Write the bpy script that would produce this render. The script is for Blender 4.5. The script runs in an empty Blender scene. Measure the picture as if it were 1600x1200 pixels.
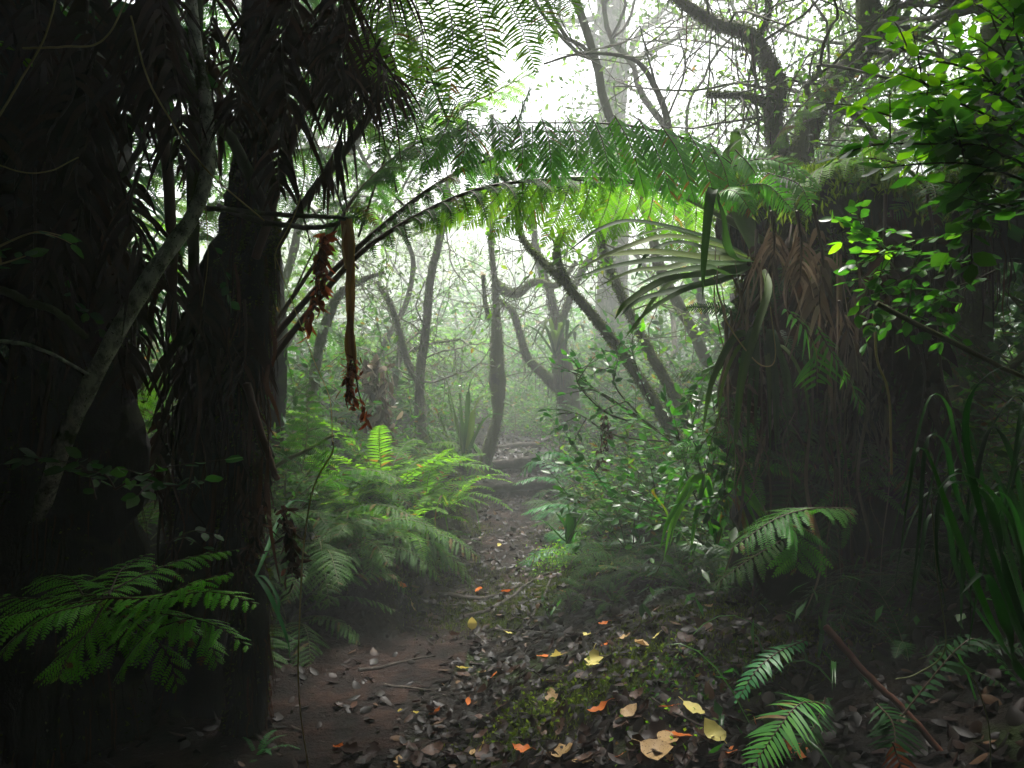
import bpy, math
import numpy as np
from mathutils import Vector
R = math.radians
sc = bpy.context.scene
# ------------------------------------------------------------------ camera, sky, sun, exposure
CAMZ = 1.5
cam_d = bpy.data.cameras.new("camera"); cam = bpy.data.objects.new("camera", cam_d)
sc.collection.objects.link(cam); sc.camera = cam
cam.location = (0, 0, CAMZ); cam.rotation_euler = (R(90), 0, 0)
cam_d.sensor_width = 36; cam_d.lens = 26; cam_d.clip_start = .05; cam_d.clip_end = 1000
FPX = 1600*26/36
SUN_EL, SUN_AZ = 67, 3          # degrees; azimuth from +Y towards +X
w = bpy.data.worlds.new("World"); sc.world = w; w.use_nodes = True
nt = w.node_tree; nt.nodes.clear()
sky = nt.nodes.new('ShaderNodeTexSky'); sky.sky_type = 'NISHITA'; sky.sun_disc = False
sky.sun_elevation = R(SUN_EL); sky.sun_rotation = R(SUN_AZ)
sky.air_density = 1.0; sky.dust_density = 6.0; sky.ozone_density = 1.0
hs = nt.nodes.new('ShaderNodeHueSaturation'); hs.inputs['Saturation'].default_value = .3
bg = nt.nodes.new('ShaderNodeBackground'); bg.inputs['Strength'].default_value = .095
wo = nt.nodes.new('ShaderNodeOutputWorld')
nt.links.new(sky.outputs[0], hs.inputs['Color']); nt.links.new(hs.outputs[0], bg.inputs['Color']); nt.links.new(bg.outputs[0], wo.inputs['Surface'])
sun_d = bpy.data.lights.new("sun", 'SUN'); sun = bpy.data.objects.new("sun", sun_d); sc.collection.objects.link(sun)
sun_d.energy = 4.0; sun_d.angle = R(12); sun_d.color = (1, .96, .88)
sd = Vector((math.sin(R(SUN_AZ))*math.cos(R(SUN_EL)), math.cos(R(SUN_AZ))*math.cos(R(SUN_EL)), math.sin(R(SUN_EL))))
sun.rotation_euler = sd.to_track_quat('Z', 'Y').to_euler(); sun.location = (0, 0, 30)
sc.view_settings.view_transform = 'Standard'; sc.view_settings.look = 'None'
sc.view_settings.exposure = 2.2; sc.view_settings.gamma = 1
sc.cycles.use_denoising = True
sc.cycles.max_bounces = 7; sc.cycles.diffuse_bounces = 4; sc.cycles.transmission_bounces = 4
sc.cycles.volume_bounces = 2; sc.cycles.glossy_bounces = 2; sc.cycles.use_adaptive_sampling = True
sc.cycles.sample_clamp_indirect = 4
HAZE = .018

# ------------------------------------------------------------------ helpers
C = sc.collection
rng = np.random.default_rng(11)
def A(*v): return np.array(v, float)
def nrm(v):
    v = np.asarray(v, float); return v/np.maximum(np.linalg.norm(v, axis=-1, keepdims=True), 1e-9)
def P(px, py, d): return A((px-800)/FPX*d, d, CAMZ-(py-600)/FPX*d)
def PP(l): return np.array([P(*q) for q in l])
def spline(pts, n):
    p = np.asarray(pts, float)
    if len(p) == 2: return p[0]+(p[1]-p[0])*np.linspace(0, 1, n)[:, None]
    q = np.vstack([2*p[0]-p[1], p, 2*p[-1]-p[-2]]); m = len(p)-1
    u = np.linspace(0, m-1e-6, n); i = u.astype(int); t = (u-i)[:, None]
    a, b, c, d = q[i], q[i+1], q[i+2], q[i+3]
    return .5*(2*b+(c-a)*t+(2*a-5*b+4*c-d)*t*t+(3*b-a-3*c+d)*t**3)

class MB:
    def __init__(s): s.V=[]; s.T=[]; s.Q=[]; s.QM=[]; s.t3=[]; s.TM=[]; s.n=0
    def add(s, v, q=None, t3=None, tint=.5, m=0):
        v = np.asarray(v, float).reshape(-1, 3); k = len(v)
        s.V.append(v); s.T.append(np.broadcast_to(np.asarray(tint, float), (k,)))
        if q is not None and len(q):
            q = np.asarray(q).reshape(-1, 4); s.Q.append(q+s.n); s.QM.append(np.full(len(q), m))
        if t3 is not None and len(t3):
            t3 = np.asarray(t3).reshape(-1, 3); s.t3.append(t3+s.n); s.TM.append(np.full(len(t3), m))
        s.n += k
    def mesh(s, name, mats, smooth=True):
        V = np.vstack(s.V); T = np.concatenate(s.T)
        Q = np.vstack(s.Q) if s.Q else np.zeros((0, 4), int); t3 = np.vstack(s.t3) if s.t3 else np.zeros((0, 3), int)
        me = bpy.data.meshes.new(name)
        me.vertices.add(len(V)); me.vertices.foreach_set('co', V.astype(np.float32).ravel())
        li = np.concatenate([Q.ravel(), t3.ravel()]).astype(np.int32)
        me.loops.add(len(li)); me.loops.foreach_set('vertex_index', li)
        npoly = len(Q)+len(t3); me.polygons.add(npoly)
        ls = np.concatenate([np.arange(len(Q))*4, len(Q)*4+np.arange(len(t3))*3]).astype(np.int32)
        me.polygons.foreach_set('loop_start', ls)
        mi = np.concatenate((s.QM or [])+(s.TM or [])).astype(np.int32)
        for m in (mats if isinstance(mats, (list, tuple)) else [mats]): me.materials.append(m)
        me.polygons.foreach_set('material_index', mi)
        me.polygons.foreach_set('use_smooth', np.full(npoly, smooth))
        me.update(calc_edges=True)
        at = me.attributes.new('tint', 'FLOAT', 'POINT'); at.data.foreach_set('value', T.astype(np.float32))
        return me
    def obj(s, name, mats, parent=None, smooth=True, loc=None):
        if s.n == 0: return None
        if loc is not None: s.V = [v-np.asarray(loc) for v in s.V]
        me = s.mesh(name, mats, smooth); o = bpy.data.objects.new(name, me); C.objects.link(o)
        if parent: o.parent = parent
        if loc is not None and not parent: o.location = loc
        return o
def tag(o, label, cat, group=None, kind=None):
    o['label'] = label; o['category'] = cat
    if group: o['group'] = group
    if kind: o['kind'] = kind
    return o
def empty(name, label, cat, loc=(0, 0, 0), group=None):
    o = bpy.data.objects.new(name, None); C.objects.link(o); o.location = loc; o.empty_display_size = .1
    return tag(o, label, cat, group)
def copy_tree(o, loc, rz, s, label=None, group=None):
    c = o.copy(); C.objects.link(c); c.location = loc; c.rotation_euler = (0, 0, rz) if not isinstance(rz, tuple) else rz
    c.scale = (s,)*3 if not isinstance(s, tuple) else s
    if label: c['label'] = label
    if group: c['group'] = group
    for ch in o.children:
        d = ch.copy(); C.objects.link(d); d.parent = c
        for g in ch.children:
            e = g.copy(); C.objects.link(e); e.parent = d
    return c

# ------------------------------------------------------------------ value noise
class Noise:
    def __init__(s, seed): s.g = np.random.default_rng(seed).random((128, 128))
    def __call__(s, x, y, f=1.):
        x = np.asarray(x)*f+1000; y = np.asarray(y)*f+1000
        i = np.floor(x).astype(int); j = np.floor(y).astype(int); u = x-i; v = y-j; u = u*u*(3-2*u); v = v*v*(3-2*v)
        g = s.g; a = g[i % 128, j % 128]; b = g[(i+1) % 128, j % 128]; c = g[i % 128, (j+1) % 128]; d = g[(i+1) % 128, (j+1) % 128]
        return (a*(1-u)+b*u)*(1-v)+(c*(1-u)+d*u)*v-.5
N1, N2 = Noise(1), Noise(2)

# ------------------------------------------------------------------ materials
def nodes(name):
    m = bpy.data.materials.new(name); m.use_nodes = True; n = m.node_tree; n.nodes.clear(); return m, n
def ramp(n, stops):
    r = n.nodes.new('ShaderNodeValToRGB'); e = r.color_ramp.elements
    while len(e) > 1: e.remove(e[-1])
    e[0].position = stops[0][0]; e[0].color = (*stops[0][1], 1)
    for p, c in stops[1:]:
        k = e.new(p); k.color = (*c, 1)
    return r
def leafmat(name, stops, trans=.45, tcol=(1.6, 2.0, .9), rough=.45, objrand=False, spots=None, spec=.35, nscale=14.):
    m, n = nodes(name); L = n.links
    o = n.nodes.new('ShaderNodeOutputMaterial'); b = n.nodes.new('ShaderNodeBsdfPrincipled')
    at = n.nodes.new('ShaderNodeAttribute'); at.attribute_name = 'tint'
    nz = n.nodes.new('ShaderNodeTexNoise'); nz.inputs['Scale'].default_value = nscale; nz.inputs['Detail'].default_value = 3
    tc = n.nodes.new('ShaderNodeTexCoord'); L.new(tc.outputs['Object'], nz.inputs['Vector'])
    mx = n.nodes.new('ShaderNodeMath'); mx.operation = 'MULTIPLY_ADD'; mx.inputs[1].default_value = .5; mx.inputs[2].default_value = -.25
    L.new(nz.outputs[0], mx.inputs[0])
    ad = n.nodes.new('ShaderNodeMath'); ad.operation = 'ADD'; ad.use_clamp = True; L.new(mx.outputs[0], ad.inputs[0])
    if objrand:
        oi = n.nodes.new('ShaderNodeObjectInfo'); L.new(oi.outputs['Random'], ad.inputs[1])
    else: L.new(at.outputs['Fac'], ad.inputs[1])
    r = ramp(n, stops); L.new(ad.outputs[0], r.inputs[0]); col = r.outputs[0]
    if spots:
        n2 = n.nodes.new('ShaderNodeTexNoise'); n2.inputs['Scale'].default_value = spots[1]; n2.inputs['Detail'].default_value = 2
        L.new(tc.outputs['Object'], n2.inputs['Vector'])
        r2 = ramp(n, [(spots[2], (0, 0, 0)), (spots[2]+.05, (1, 1, 1))]); L.new(n2.outputs[0], r2.inputs[0])
        mc = n.nodes.new('ShaderNodeMix'); mc.data_type = 'RGBA'; L.new(r2.outputs[0], mc.inputs['Factor'])
        L.new(col, mc.inputs['A']); mc.inputs['B'].default_value = (*spots[0], 1); col = mc.outputs['Result']
    L.new(col, b.inputs['Base Color']); b.inputs['Roughness'].default_value = rough; b.inputs['Specular IOR Level'].default_value = spec
    if trans > 0:
        t = n.nodes.new('ShaderNodeBsdfTranslucent'); mu = n.nodes.new('ShaderNodeMix'); mu.data_type = 'RGBA'; mu.blend_type = 'MULTIPLY'
        mu.inputs['Factor'].default_value = 1; mu.inputs['B'].default_value = (*tcol, 1); L.new(col, mu.inputs['A'])
        L.new(mu.outputs['Result'], t.inputs['Color'])
        ms = n.nodes.new('ShaderNodeMixShader'); ms.inputs[0].default_value = trans
        L.new(b.outputs[0], ms.inputs[1]); L.new(t.outputs[0], ms.inputs[2]); L.new(ms.outputs[0], o.inputs['Surface'])
    else: L.new(b.outputs[0], o.inputs['Surface'])
    return m
def barkmat(name, dark, light, moss=(.05, .075, .012), mossamt=.5, scale=9., lightamt=.55, rough=.85, stretch=3.):
    m, n = nodes(name); L = n.links
    o = n.nodes.new('ShaderNodeOutputMaterial'); b = n.nodes.new('ShaderNodeBsdfPrincipled'); b.inputs['Roughness'].default_value = rough
    tc = n.nodes.new('ShaderNodeTexCoord'); mp = n.nodes.new('ShaderNodeMapping'); mp.inputs['Scale'].default_value = (1, 1, 1/stretch)
    L.new(tc.outputs['Object'], mp.inputs[0])
    a = n.nodes.new('ShaderNodeTexNoise'); a.inputs['Scale'].default_value = scale*2; a.inputs['Detail'].default_value = 8; a.inputs['Roughness'].default_value = .65
    L.new(mp.outputs[0], a.inputs['Vector'])
    r = ramp(n, [(lightamt-.15, dark), (lightamt+.05, tuple((x+y)/2 for x, y in zip(dark, light))), (lightamt+.15, light)]); L.new(a.outputs[0], r.inputs[0])
    b2 = n.nodes.new('ShaderNodeTexNoise'); b2.inputs['Scale'].default_value = scale*.6; b2.inputs['Detail'].default_value = 6; L.new(tc.outputs['Object'], b2.inputs['Vector'])
    r2 = ramp(n, [(mossamt, (1, 1, 1)), (mossamt+.08, (0, 0, 0))]); L.new(b2.outputs[0], r2.inputs[0])
    mc = n.nodes.new('ShaderNodeMix'); mc.data_type = 'RGBA'; L.new(r2.outputs[0], mc.inputs['Factor']); L.new(r.outputs[0], mc.inputs['A']); mc.inputs['B'].default_value = (*moss, 1)
    L.new(mc.outputs['Result'], b.inputs['Base Color'])
    bp = n.nodes.new('ShaderNodeBump'); bp.inputs['Strength'].default_value = .9; bp.inputs['Distance'].default_value = .02
    L.new(a.outputs[0], bp.inputs['Height']); L.new(bp.outputs[0], b.inputs['Normal']); L.new(b.outputs[0], o.inputs['Surface'])
    return m
def groundmat(name, stops, moss, wet=.5):
    m, n = nodes(name); L = n.links
    o = n.nodes.new('ShaderNodeOutputMaterial'); b = n.nodes.new('ShaderNodeBsdfPrincipled'); tc = n.nodes.new('ShaderNodeTexCoord')
    a = n.nodes.new('ShaderNodeTexNoise'); a.inputs['Scale'].default_value = 5; a.inputs['Detail'].default_value = 10; a.inputs['Roughness'].default_value = .7
    L.new(tc.outputs['Object'], a.inputs['Vector']); r = ramp(n, stops); L.new(a.outputs[0], r.inputs[0]); col = r.outputs[0]
    if moss:
        c = n.nodes.new('ShaderNodeTexNoise'); c.inputs['Scale'].default_value = 1.7; c.inputs['Detail'].default_value = 8; L.new(tc.outputs['Object'], c.inputs['Vector'])
        r2 = ramp(n, [(moss, (0, 0, 0)), (moss+.06, (1, 1, 1))]); L.new(c.outputs[0], r2.inputs[0])
        mc = n.nodes.new('ShaderNodeMix'); mc.data_type = 'RGBA'; L.new(r2.outputs[0], mc.inputs['Factor']); L.new(col, mc.inputs['A']); mc.inputs['B'].default_value = (.018, .032, .004, 1)
        col = mc.outputs['Result']
    L.new(col, b.inputs['Base Color'])
    f = n.nodes.new('ShaderNodeTexNoise'); f.inputs['Scale'].default_value = 38; f.inputs['Detail'].default_value = 8; f.inputs['Roughness'].default_value = .7; L.new(tc.outputs['Object'], f.inputs['Vector'])
    s = n.nodes.new('ShaderNodeMath'); s.operation = 'MULTIPLY_ADD'; s.inputs[1].default_value = .35; L.new(f.outputs[0], s.inputs[0]); L.new(a.outputs[0], s.inputs[2])
    bp = n.nodes.new('ShaderNodeBump'); bp.inputs['Strength'].default_value = 1; bp.inputs['Distance'].default_value = .09
    L.new(s.outputs[0], bp.inputs['Height']); L.new(bp.outputs[0], b.inputs['Normal'])
    rr = n.nodes.new('ShaderNodeMapRange'); rr.inputs[3].default_value = wet; rr.inputs[4].default_value = .95; L.new(f.outputs[0], rr.inputs[0]); L.new(rr.outputs[0], b.inputs['Roughness']); b.inputs['Specular IOR Level'].default_value = .15
    L.new(b.outputs[0], o.inputs['Surface']); return m
M = {}
M['fern'] = leafmat('fern_green', [(0, (.015, .055, .012)), (.5, (.03, .11, .018)), (.9, (.08, .17, .02)), (1, (.12, .06, .02))], .5, tcol=(1.7, 1.8, .5), spec=.12, rough=.55)
M['fern_light'] = leafmat('fern_lit_green', [(0, (.05, .15, .014)), (.5, (.085, .22, .022)), (.9, (.16, .3, .03)), (1, (.16, .09, .03))], .58, tcol=(1.8, 1.75, .5), spec=.1, rough=.6)  # lit copy of the fern green, backlight put into its colour
M['fern_spot'] = leafmat('fern_green_with_brown_spots', [(0, (.06, .3, .01)), (.5, (.11, .42, .016)), (1, (.2, .52, .02))], .18, spec=.2, spots=((.16, .085, .02), 22, .64))
M['fern_mid'] = leafmat('fern_mid_green', [(0, (.03, .13, .025)), (.5, (.06, .23, .04)), (.9, (.12, .33, .045)), (1, (.16, .08, .03))], .5, tcol=(1.8, 1.8, .6), spec=.2, rough=.5)
M['fern_shade'] = leafmat('fern_shaded_green', [(0, (.006, .03, .006)), (.5, (.01, .05, .012)), (1, (.02, .08, .012))], .4, spec=.2)  # shaded copy of the fern green, shade put into its colour
M['fern_blue'] = leafmat('fern_bluish_green', [(0, (.015, .1, .03)), (.5, (.03, .17, .05)), (1, (.07, .24, .05))], .4, tcol=(1.2, 1.8, .9), spec=.25)
M['dead'] = leafmat('dead_frond_brown', [(0, (.01, .005, .003)), (.5, (.028, .014, .008)), (1, (.08, .04, .022))], .25, tcol=(1.4, 1.1, .9), rough=.8, spec=.1)
M['dead_tan'] = leafmat('peeling_stalk_tan', [(0, (.2, .07, .025)), (.5, (.42, .19, .07)), (1, (.6, .36, .17))], .1, rough=.7, spec=.1, nscale=8)
M['dead_grey'] = leafmat('dead_frond_grey_brown', [(0, (.07, .05, .037)), (.5, (.17, .13, .1)), (1, (.36, .3, .24))], .2, tcol=(1.2, 1.1, .9), rough=.85, spec=.1)
M['dead_red'] = leafmat('dead_frond_rust', [(0, (.08, .022, .01)), (.5, (.24, .065, .022)), (1, (.42, .15, .055))], .35, tcol=(1.6, 1.1, .8), rough=.7, spec=.1)
M['leaf'] = leafmat('shrub_leaf', [(0, (.01, .055, .01)), (.5, (.022, .11, .014)), (1, (.06, .18, .015))], .4, rough=.35, spec=.4)
M['leaf_mid'] = leafmat('shrub_leaf_mid', [(0, (.03, .12, .02)), (.5, (.06, .22, .03)), (1, (.13, .32, .035))], .5, rough=.35, spec=.4, tcol=(1.6, 1.8, .6))
M['leaf_bright'] = leafmat('shrub_leaf_bright', [(0, (.06, .22, .008)), (.5, (.14, .38, .012)), (1, (.3, .55, .02))], .6, rough=.4, spec=.3, tcol=(1.5, 1.7, .4))
M['leaf_far'] = leafmat('tree_leaf', [(0, (.04, .075, .025)), (.5, (.075, .13, .04)), (1, (.15, .22, .06))], .45, tcol=(1.5, 1.7, .9), spec=.2)
M['strap'] = leafmat('strap_leaf', [(0, (.018, .045, .012)), (.5, (.035, .08, .018)), (1, (.1, .14, .03))], .3, rough=.6, spec=.08, spots=((.2, .09, .025), 5, .66), nscale=4)
M['moss'] = leafmat('moss', [(0, (.025, .035, .008)), (.5, (.055, .075, .012)), (1, (.12, .14, .02))], .3, rough=.9, spec=.1)
M['moss_bright'] = leafmat('moss_bright', [(0, (.05, .08, .01)), (.5, (.1, .14, .015)), (1, (.2, .24, .03))], .4, rough=.9, spec=.1)
M['stalk'] = leafmat('frond_stalk', [(0, (.035, .02, .012)), (1, (.07, .04, .018))], 0, rough=.5)
M['stalk_red'] = leafmat('red_brown_stalk', [(0, (.05, .018, .01)), (1, (.11, .038, .02))], 0, rough=.6)
M['stalk_green'] = leafmat('green_stalk', [(0, (.05, .07, .015)), (1, (.1, .12, .025))], 0, rough=.5)
M['vine'] = leafmat('vine', [(0, (.3, .22, .07)), (1, (.5, .4, .14))], 0, rough=.6)
M['bark'] = barkmat('mossy_bark', (.03, .02, .013), (.1, .08, .04), mossamt=.47)
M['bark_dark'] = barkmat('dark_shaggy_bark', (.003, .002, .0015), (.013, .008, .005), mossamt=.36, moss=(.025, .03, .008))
M['bark_pale'] = barkmat('lichen_bark', (.05, .04, .03), (.85, .85, .75), mossamt=.36, lightamt=.4, stretch=1.5, scale=14)
M['bark_grey'] = barkmat('grey_bark', (.06, .052, .042), (.24, .22, .18), mossamt=.42, lightamt=.5)
M['bark_moss'] = barkmat('moss_covered_bark', (.03, .025, .015), (.08, .07, .03), mossamt=.58, moss=(.06, .07, .012))
M['wood'] = barkmat('wet_wood', (.012, .009, .006), (.06, .045, .034), mossamt=.3, rough=.95, stretch=1)
M['ground'] = groundmat('forest_soil', [(.36, (.003, .002, .0015)), (.5, (.008, .005, .0033)), (.64, (.02, .012, .007))], .54)
M['path'] = groundmat('trodden_mud', [(.38, (.003, .0015, .001)), (.5, (.013, .0055, .0038)), (.6, (.03, .014, .009)), (.7, (.045, .022, .014))], None, .55)
LF = dict(rough=.5, spec=.15)
M['lf_brown'] = leafmat('fallen_leaf_brown', [(0, (.003, .0015, .001)), (.45, (.013, .0055, .0038)), (.75, (.03, .014, .01)), (1, (.09, .05, .035))], .1, tcol=(1.3, 1, .8), objrand=True, **LF)
M['lf_stuff'] = leafmat('litter_brown', [(0, (.002, .001, .0008)), (.5, (.008, .0036, .0024)), (.85, (.025, .011, .007)), (1, (.09, .05, .025))], .1, tcol=(1.3, 1, .8), **LF)
M['lf_yellow'] = leafmat('fallen_leaf_yellow', [(0, (.5, .42, .1)), (1, (.68, .6, .22))], .25, tcol=(1.2, 1.1, .8), spots=((.3, .16, .05), 25, .68), **LF)
M['lf_orange'] = leafmat('fallen_leaf_orange', [(0, (.4, .09, .015)), (1, (.6, .18, .03))], .25, tcol=(1.2, 1, .8), spots=((.2, .05, .02), 30, .63), **LF)
M['lf_tan'] = leafmat('fallen_leaf_tan', [(0, (.28, .17, .08)), (1, (.48, .33, .15))], .2, tcol=(1.2, 1, .8), spots=((.12, .06, .03), 25, .6), **LF)

# ------------------------------------------------------------------ shape builders
def frames(p):
    T = nrm(np.gradient(p, axis=0)); n = nrm(np.cross(T[0], A(.3, .2, 1) if abs(T[0][2]) < .9 else A(1, .1, 0))); U = [n]
    for i in range(1, len(p)):
        n = U[-1]-np.dot(U[-1], T[i])*T[i]; U.append(nrm(n))
    U = np.array(U); return T, U, np.cross(T, U)
def tube(mb, p, r, sides=6, tint=.5, m=0, bump=0, seed=0, flat=1.):
    p = np.asarray(p, float); K = len(p); r = np.broadcast_to(np.asarray(r, float), (K,)) if not np.isscalar(r) else np.full(K, r)
    T, U, W = frames(p); a = np.linspace(0, 2*np.pi, sides, endpoint=False)
    rr = r[:, None]*np.ones(sides)
    if bump:
        g = np.random.default_rng(seed+K); rr = rr*(1+bump*(g.random((K, sides))-.5)*1.2+bump*np.sin(a*3+g.random()*6+np.arange(K)[:, None]*.25)*.4)
    v = p[:, None]+rr[..., None]*(np.cos(a)[None, :, None]*U[:, None]+flat*np.sin(a)[None, :, None]*W[:, None])
    i = np.arange(K-1)[:, None]*sides; j = np.arange(sides)[None]; k = (j+1) % sides
    q = np.stack([i+j, i+k, i+sides+k, i+sides+j], -1).reshape(-1, 4)
    mb.add(v.reshape(-1, 3), q, tint=tint, m=m)
    # end caps
    for e, s in ((0, 1), (K-1, -1)):
        ring = v[e]; c = p[e]-T[e]*s*r[e]*.4
        t = [(a_, (a_+1) % sides, sides) for a_ in range(sides)]
        mb.add(np.vstack([ring, c]), None, t, tint=tint, m=m)
def taper(p, r0, r1, pw=1.): t = np.linspace(0, 1, len(p)); return r0+(r1-r0)*t**pw
def leaves(mb, b, d, n, L, W, tint=None, m=0, curl=.15, fold=.12, lod=0):
    """many ovate leaves at once"""
    b = np.atleast_2d(b); k = len(b); d = nrm(np.broadcast_to(d, (k, 3))); n = np.broadcast_to(n, (k, 3)).astype(float)
    s = nrm(np.cross(d, n)); n = np.cross(s, d)
    L = np.broadcast_to(L, (k,))[:, None]; W = np.broadcast_to(W, (k,))[:, None]
    tint = rng.random(k) if tint is None else np.broadcast_to(tint, (k,))
    if lod:
        v = np.stack([b, b+d*L*.45-s*W/2, b+d*L-n*L*curl, b+d*L*.45+s*W/2, b+d*L*.45-n*W*fold], 1)
        base = (np.arange(k)*5)[:, None]; f = np.array([[0, 1, 4], [4, 1, 2], [0, 4, 3], [4, 2, 3]])
        mb.add(v.reshape(-1, 3), None, (base[:, None]+f[None]).reshape(-1, 3), np.repeat(tint, 5), m); return
    def at(t, w, dn=0): return b+d*L*t+s*W*w-n*(L*curl*t*t)-n*W*dn
    v = np.stack([at(0, 0), at(.22, -.38), at(.22, .38), at(.55, -.48), at(.55, .48), at(.83, -.24), at(.83, .24), at(1, 0), at(.22, 0, fold), at(.55, 0, fold), at(.83, 0, fold*.6)], 1)
    base = (np.arange(k)*11)[:, None, None]
    t3 = np.array([[0, 8, 1], [0, 2, 8], [5, 10, 7], [10, 6, 7]]); q = np.array([[1, 8, 9, 3], [8, 2, 4, 9], [3, 9, 10, 5], [9, 4, 6, 10]])
    mb.add(v.reshape(-1, 3), (base+q).reshape(-1, 4), (base+t3).reshape(-1, 3), np.repeat(tint, 11), m)
def strap(mb, p, w, tint=.5, m=0, up=(0, 0, 1), fold=.25, prof=None):
    p = np.asarray(p); K = len(p); T = nrm(np.gradient(p, axis=0)); S = np.cross(T, np.broadcast_to(up, T.shape)); 
    for i in range(K):
        if np.linalg.norm(S[i]) < .15: S[i] = S[i-1] if i else A(1, 0, 0)
        elif i and np.dot(S[i], S[i-1]) < 0: S[i] = -S[i]
    S = nrm(S); Nn = np.cross(S, T); t = np.linspace(0, 1, K)
    ww = (w*(prof(t) if prof else np.minimum(1, .55+t*2)*np.maximum(0, 1-t**3)))[:, None]
    v = np.stack([p-S*ww/2+Nn*ww*fold, p, p+S*ww/2+Nn*ww*fold], 1).reshape(-1, 3)
    i = (np.arange(K-1)*3)[:, None]; q = np.concatenate([i+[0, 1, 4, 3], i+[1, 2, 5, 4]])
    mb.add(v, q, tint=tint, m=m)
def frond(mb, path, n=14, L=.35, W=.045, npin=20, droop=.4, lift=.1, fa=25, up=(0, 0, 1), s0=.18, prof=None, rad=.006, lod=0,
          sides=(-1, 1), m=0, sm=1, jit=.08, gap=.78, droops=None, pinr=True, lens=None, tint0=None, Sx=None):
    """fern frond: stalk + pinnae carrying pinnules (lod 0), or simple pinnae (lod 1)"""
    p = np.asarray(path, float); K = len(p); T = nrm(np.gradient(p, axis=0))
    tube(mb, p, taper(p, rad, rad*.25), 5, m=sm)
    prof = prof or (lambda s: np.sin(np.pi*np.clip(s, 0, 1)**.75)**.6*.97+.03)
    seg = np.concatenate([[0], np.cumsum(np.linalg.norm(np.diff(p, axis=0), axis=1))]); tot = seg[-1]
    sp = (1-s0)*tot/n
    for i in range(n):
        s = s0+(1-s0)*(i+.3)/n; u = s*tot
        b = np.array([np.interp(u, seg, p[:, a]) for a in range(3)]); Tt = nrm(np.array([np.interp(u, seg, T[:, a]) for a in range(3)]))
        S = np.cross(Tt, up); S = nrm(S) if np.linalg.norm(S) > .1 else A(1, 0, 0)
        if Sx is not None: S = nrm(Sx-(Sx@Tt)*Tt)
        N = np.cross(S, Tt)
        for sd_ in sides:
            bb = b+Tt*sp*(.25*sd_)
            l = L*float(prof((i+.5)/n))*(1+jit*rng.normal()); 
            if lens: l *= lens[sd_]
            if l < .01 or rng.random() < .02: continue
            f = R(fa+rng.normal()*6+12*i/n); d = nrm(sd_*S*math.cos(f)+Tt*math.sin(f)+N*rng.normal()*jit)
            dr = (droops[sd_] if droops else droop)*(1+.25*rng.normal()); tint = (rng.random()*.5+.2 if tint0 is None else tint0+rng.normal()*.08) if rng.random() > .035 else 1.
            if lod:
                Kp = 5; t = np.linspace(0, 1, Kp)[:, None]
                c = bb+l*(d*t+N*lift*t*(1-t)*4*.3-A(0, 0, 1)*dr*t*t*.6)
                Tn = nrm(np.gradient(c, axis=0)); Sp = nrm(Tt-(Tn@Tt)[:, None]*Tn); hw = sp*gap*.5*np.array([.55, 1, .85, .55, .05])[:, None]
                v = np.stack([c-Sp*hw, c+Sp*hw], 1).reshape(-1, 3); ii = (np.arange(Kp-1)*2)[:, None]
                mb.add(v, ii+[0, 1, 3, 2], tint=tint, m=m); continue
            J = max(4, int(npin*(.35+.65*l/L))); t = (np.arange(J)+.5)/J
            def cen(t):
                t = t[:, None]; q = d*t+N*lift*t*(1-t)-A(0, 0, 1)*dr*t**1.8
                return bb+l*q/ max(1, (1+dr*.35))
            c = cen(t); Tn = nrm(cen(t+.02)-c); Sp = nrm(Tt-(Tn@Tt)[:, None]*Tn)
            ps = l/J; hw = ps*gap*.5; pl = (W*(l/L)**.5*np.clip(np.sin(np.pi*(t*.86+.1))**.7, .05, 1))[:, None]
            if pinr: tube(mb, cen(np.linspace(0, .97, 6)), taper(np.zeros(6), rad*.3, rad*.1), 3, m=sm)
            for q in (-1, 1):
                dd = nrm(q*Sp*.93+Tn*.38-A(0, 0, .12)+rng.normal(size=(J, 3))*.05)
                ln = pl*(1+.08*rng.normal(size=(J, 1)))
                v = np.stack([c-Tn*hw, c+Tn*hw, c+dd*ln*.55+Tn*hw*.9, c+dd*ln*.55-Tn*hw*.8, c+dd*ln+Tn*hw*.5-A(0, 0, 1)*ln*.06], 1)
                base = (np.arange(J)*5)[:, None]
                mb.add(v.reshape(-1, 3), base+[0, 1, 2, 3], base+[3, 2, 4], np.repeat(np.clip(tint+rng.normal(size=J)*.06, 0, 1), 5), m)
def arc(L, lift, droop, n=12, out=1., z0=0):
    """frond midline leaving the origin in +x, rising then drooping"""
    t = np.linspace(0, 1, n); return np.stack([out*L*t, 0*t, L*(lift*t-droop*t*t)+z0], 1)
def rotz(p, a):
    c, s = math.cos(a), math.sin(a); return np.asarray(p)@np.array([[c, s, 0], [-s, c, 0], [0, 0, 1]])
def grow(g, p, d, L, r, lev, tubes, ends, wig=.35, up=.1, kids=5, shrink=.55, r1=.45):
    K = max(4, int(L/.12) if L < 1.2 else 9+int(L*2)); K = min(K, 16); pts = [np.array(p, float)]; d = nrm(d); step = L/(K-1)
    for i in range(K-1):
        d = nrm(d+g.normal(size=3)*wig*.5+A(0, 0, up*.3)); pts.append(pts[-1]+d*step)
    pts = np.array(pts); tubes.append((pts, taper(pts, r, r*r1), lev))
    if lev == 0: ends.append((pts, d)); return
    for j in range(kids):
        i = int(g.integers(K//3, K)); dd = nrm(nrm(np.gradient(pts, axis=0))[i]*.5+g.normal(size=3)*.75+A(0, 0, up))
        grow(g, pts[i], dd, L*shrink*(.7+.6*g.random()), r*.45, lev-1, tubes, ends, wig, up, kids, shrink, r1)

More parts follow.
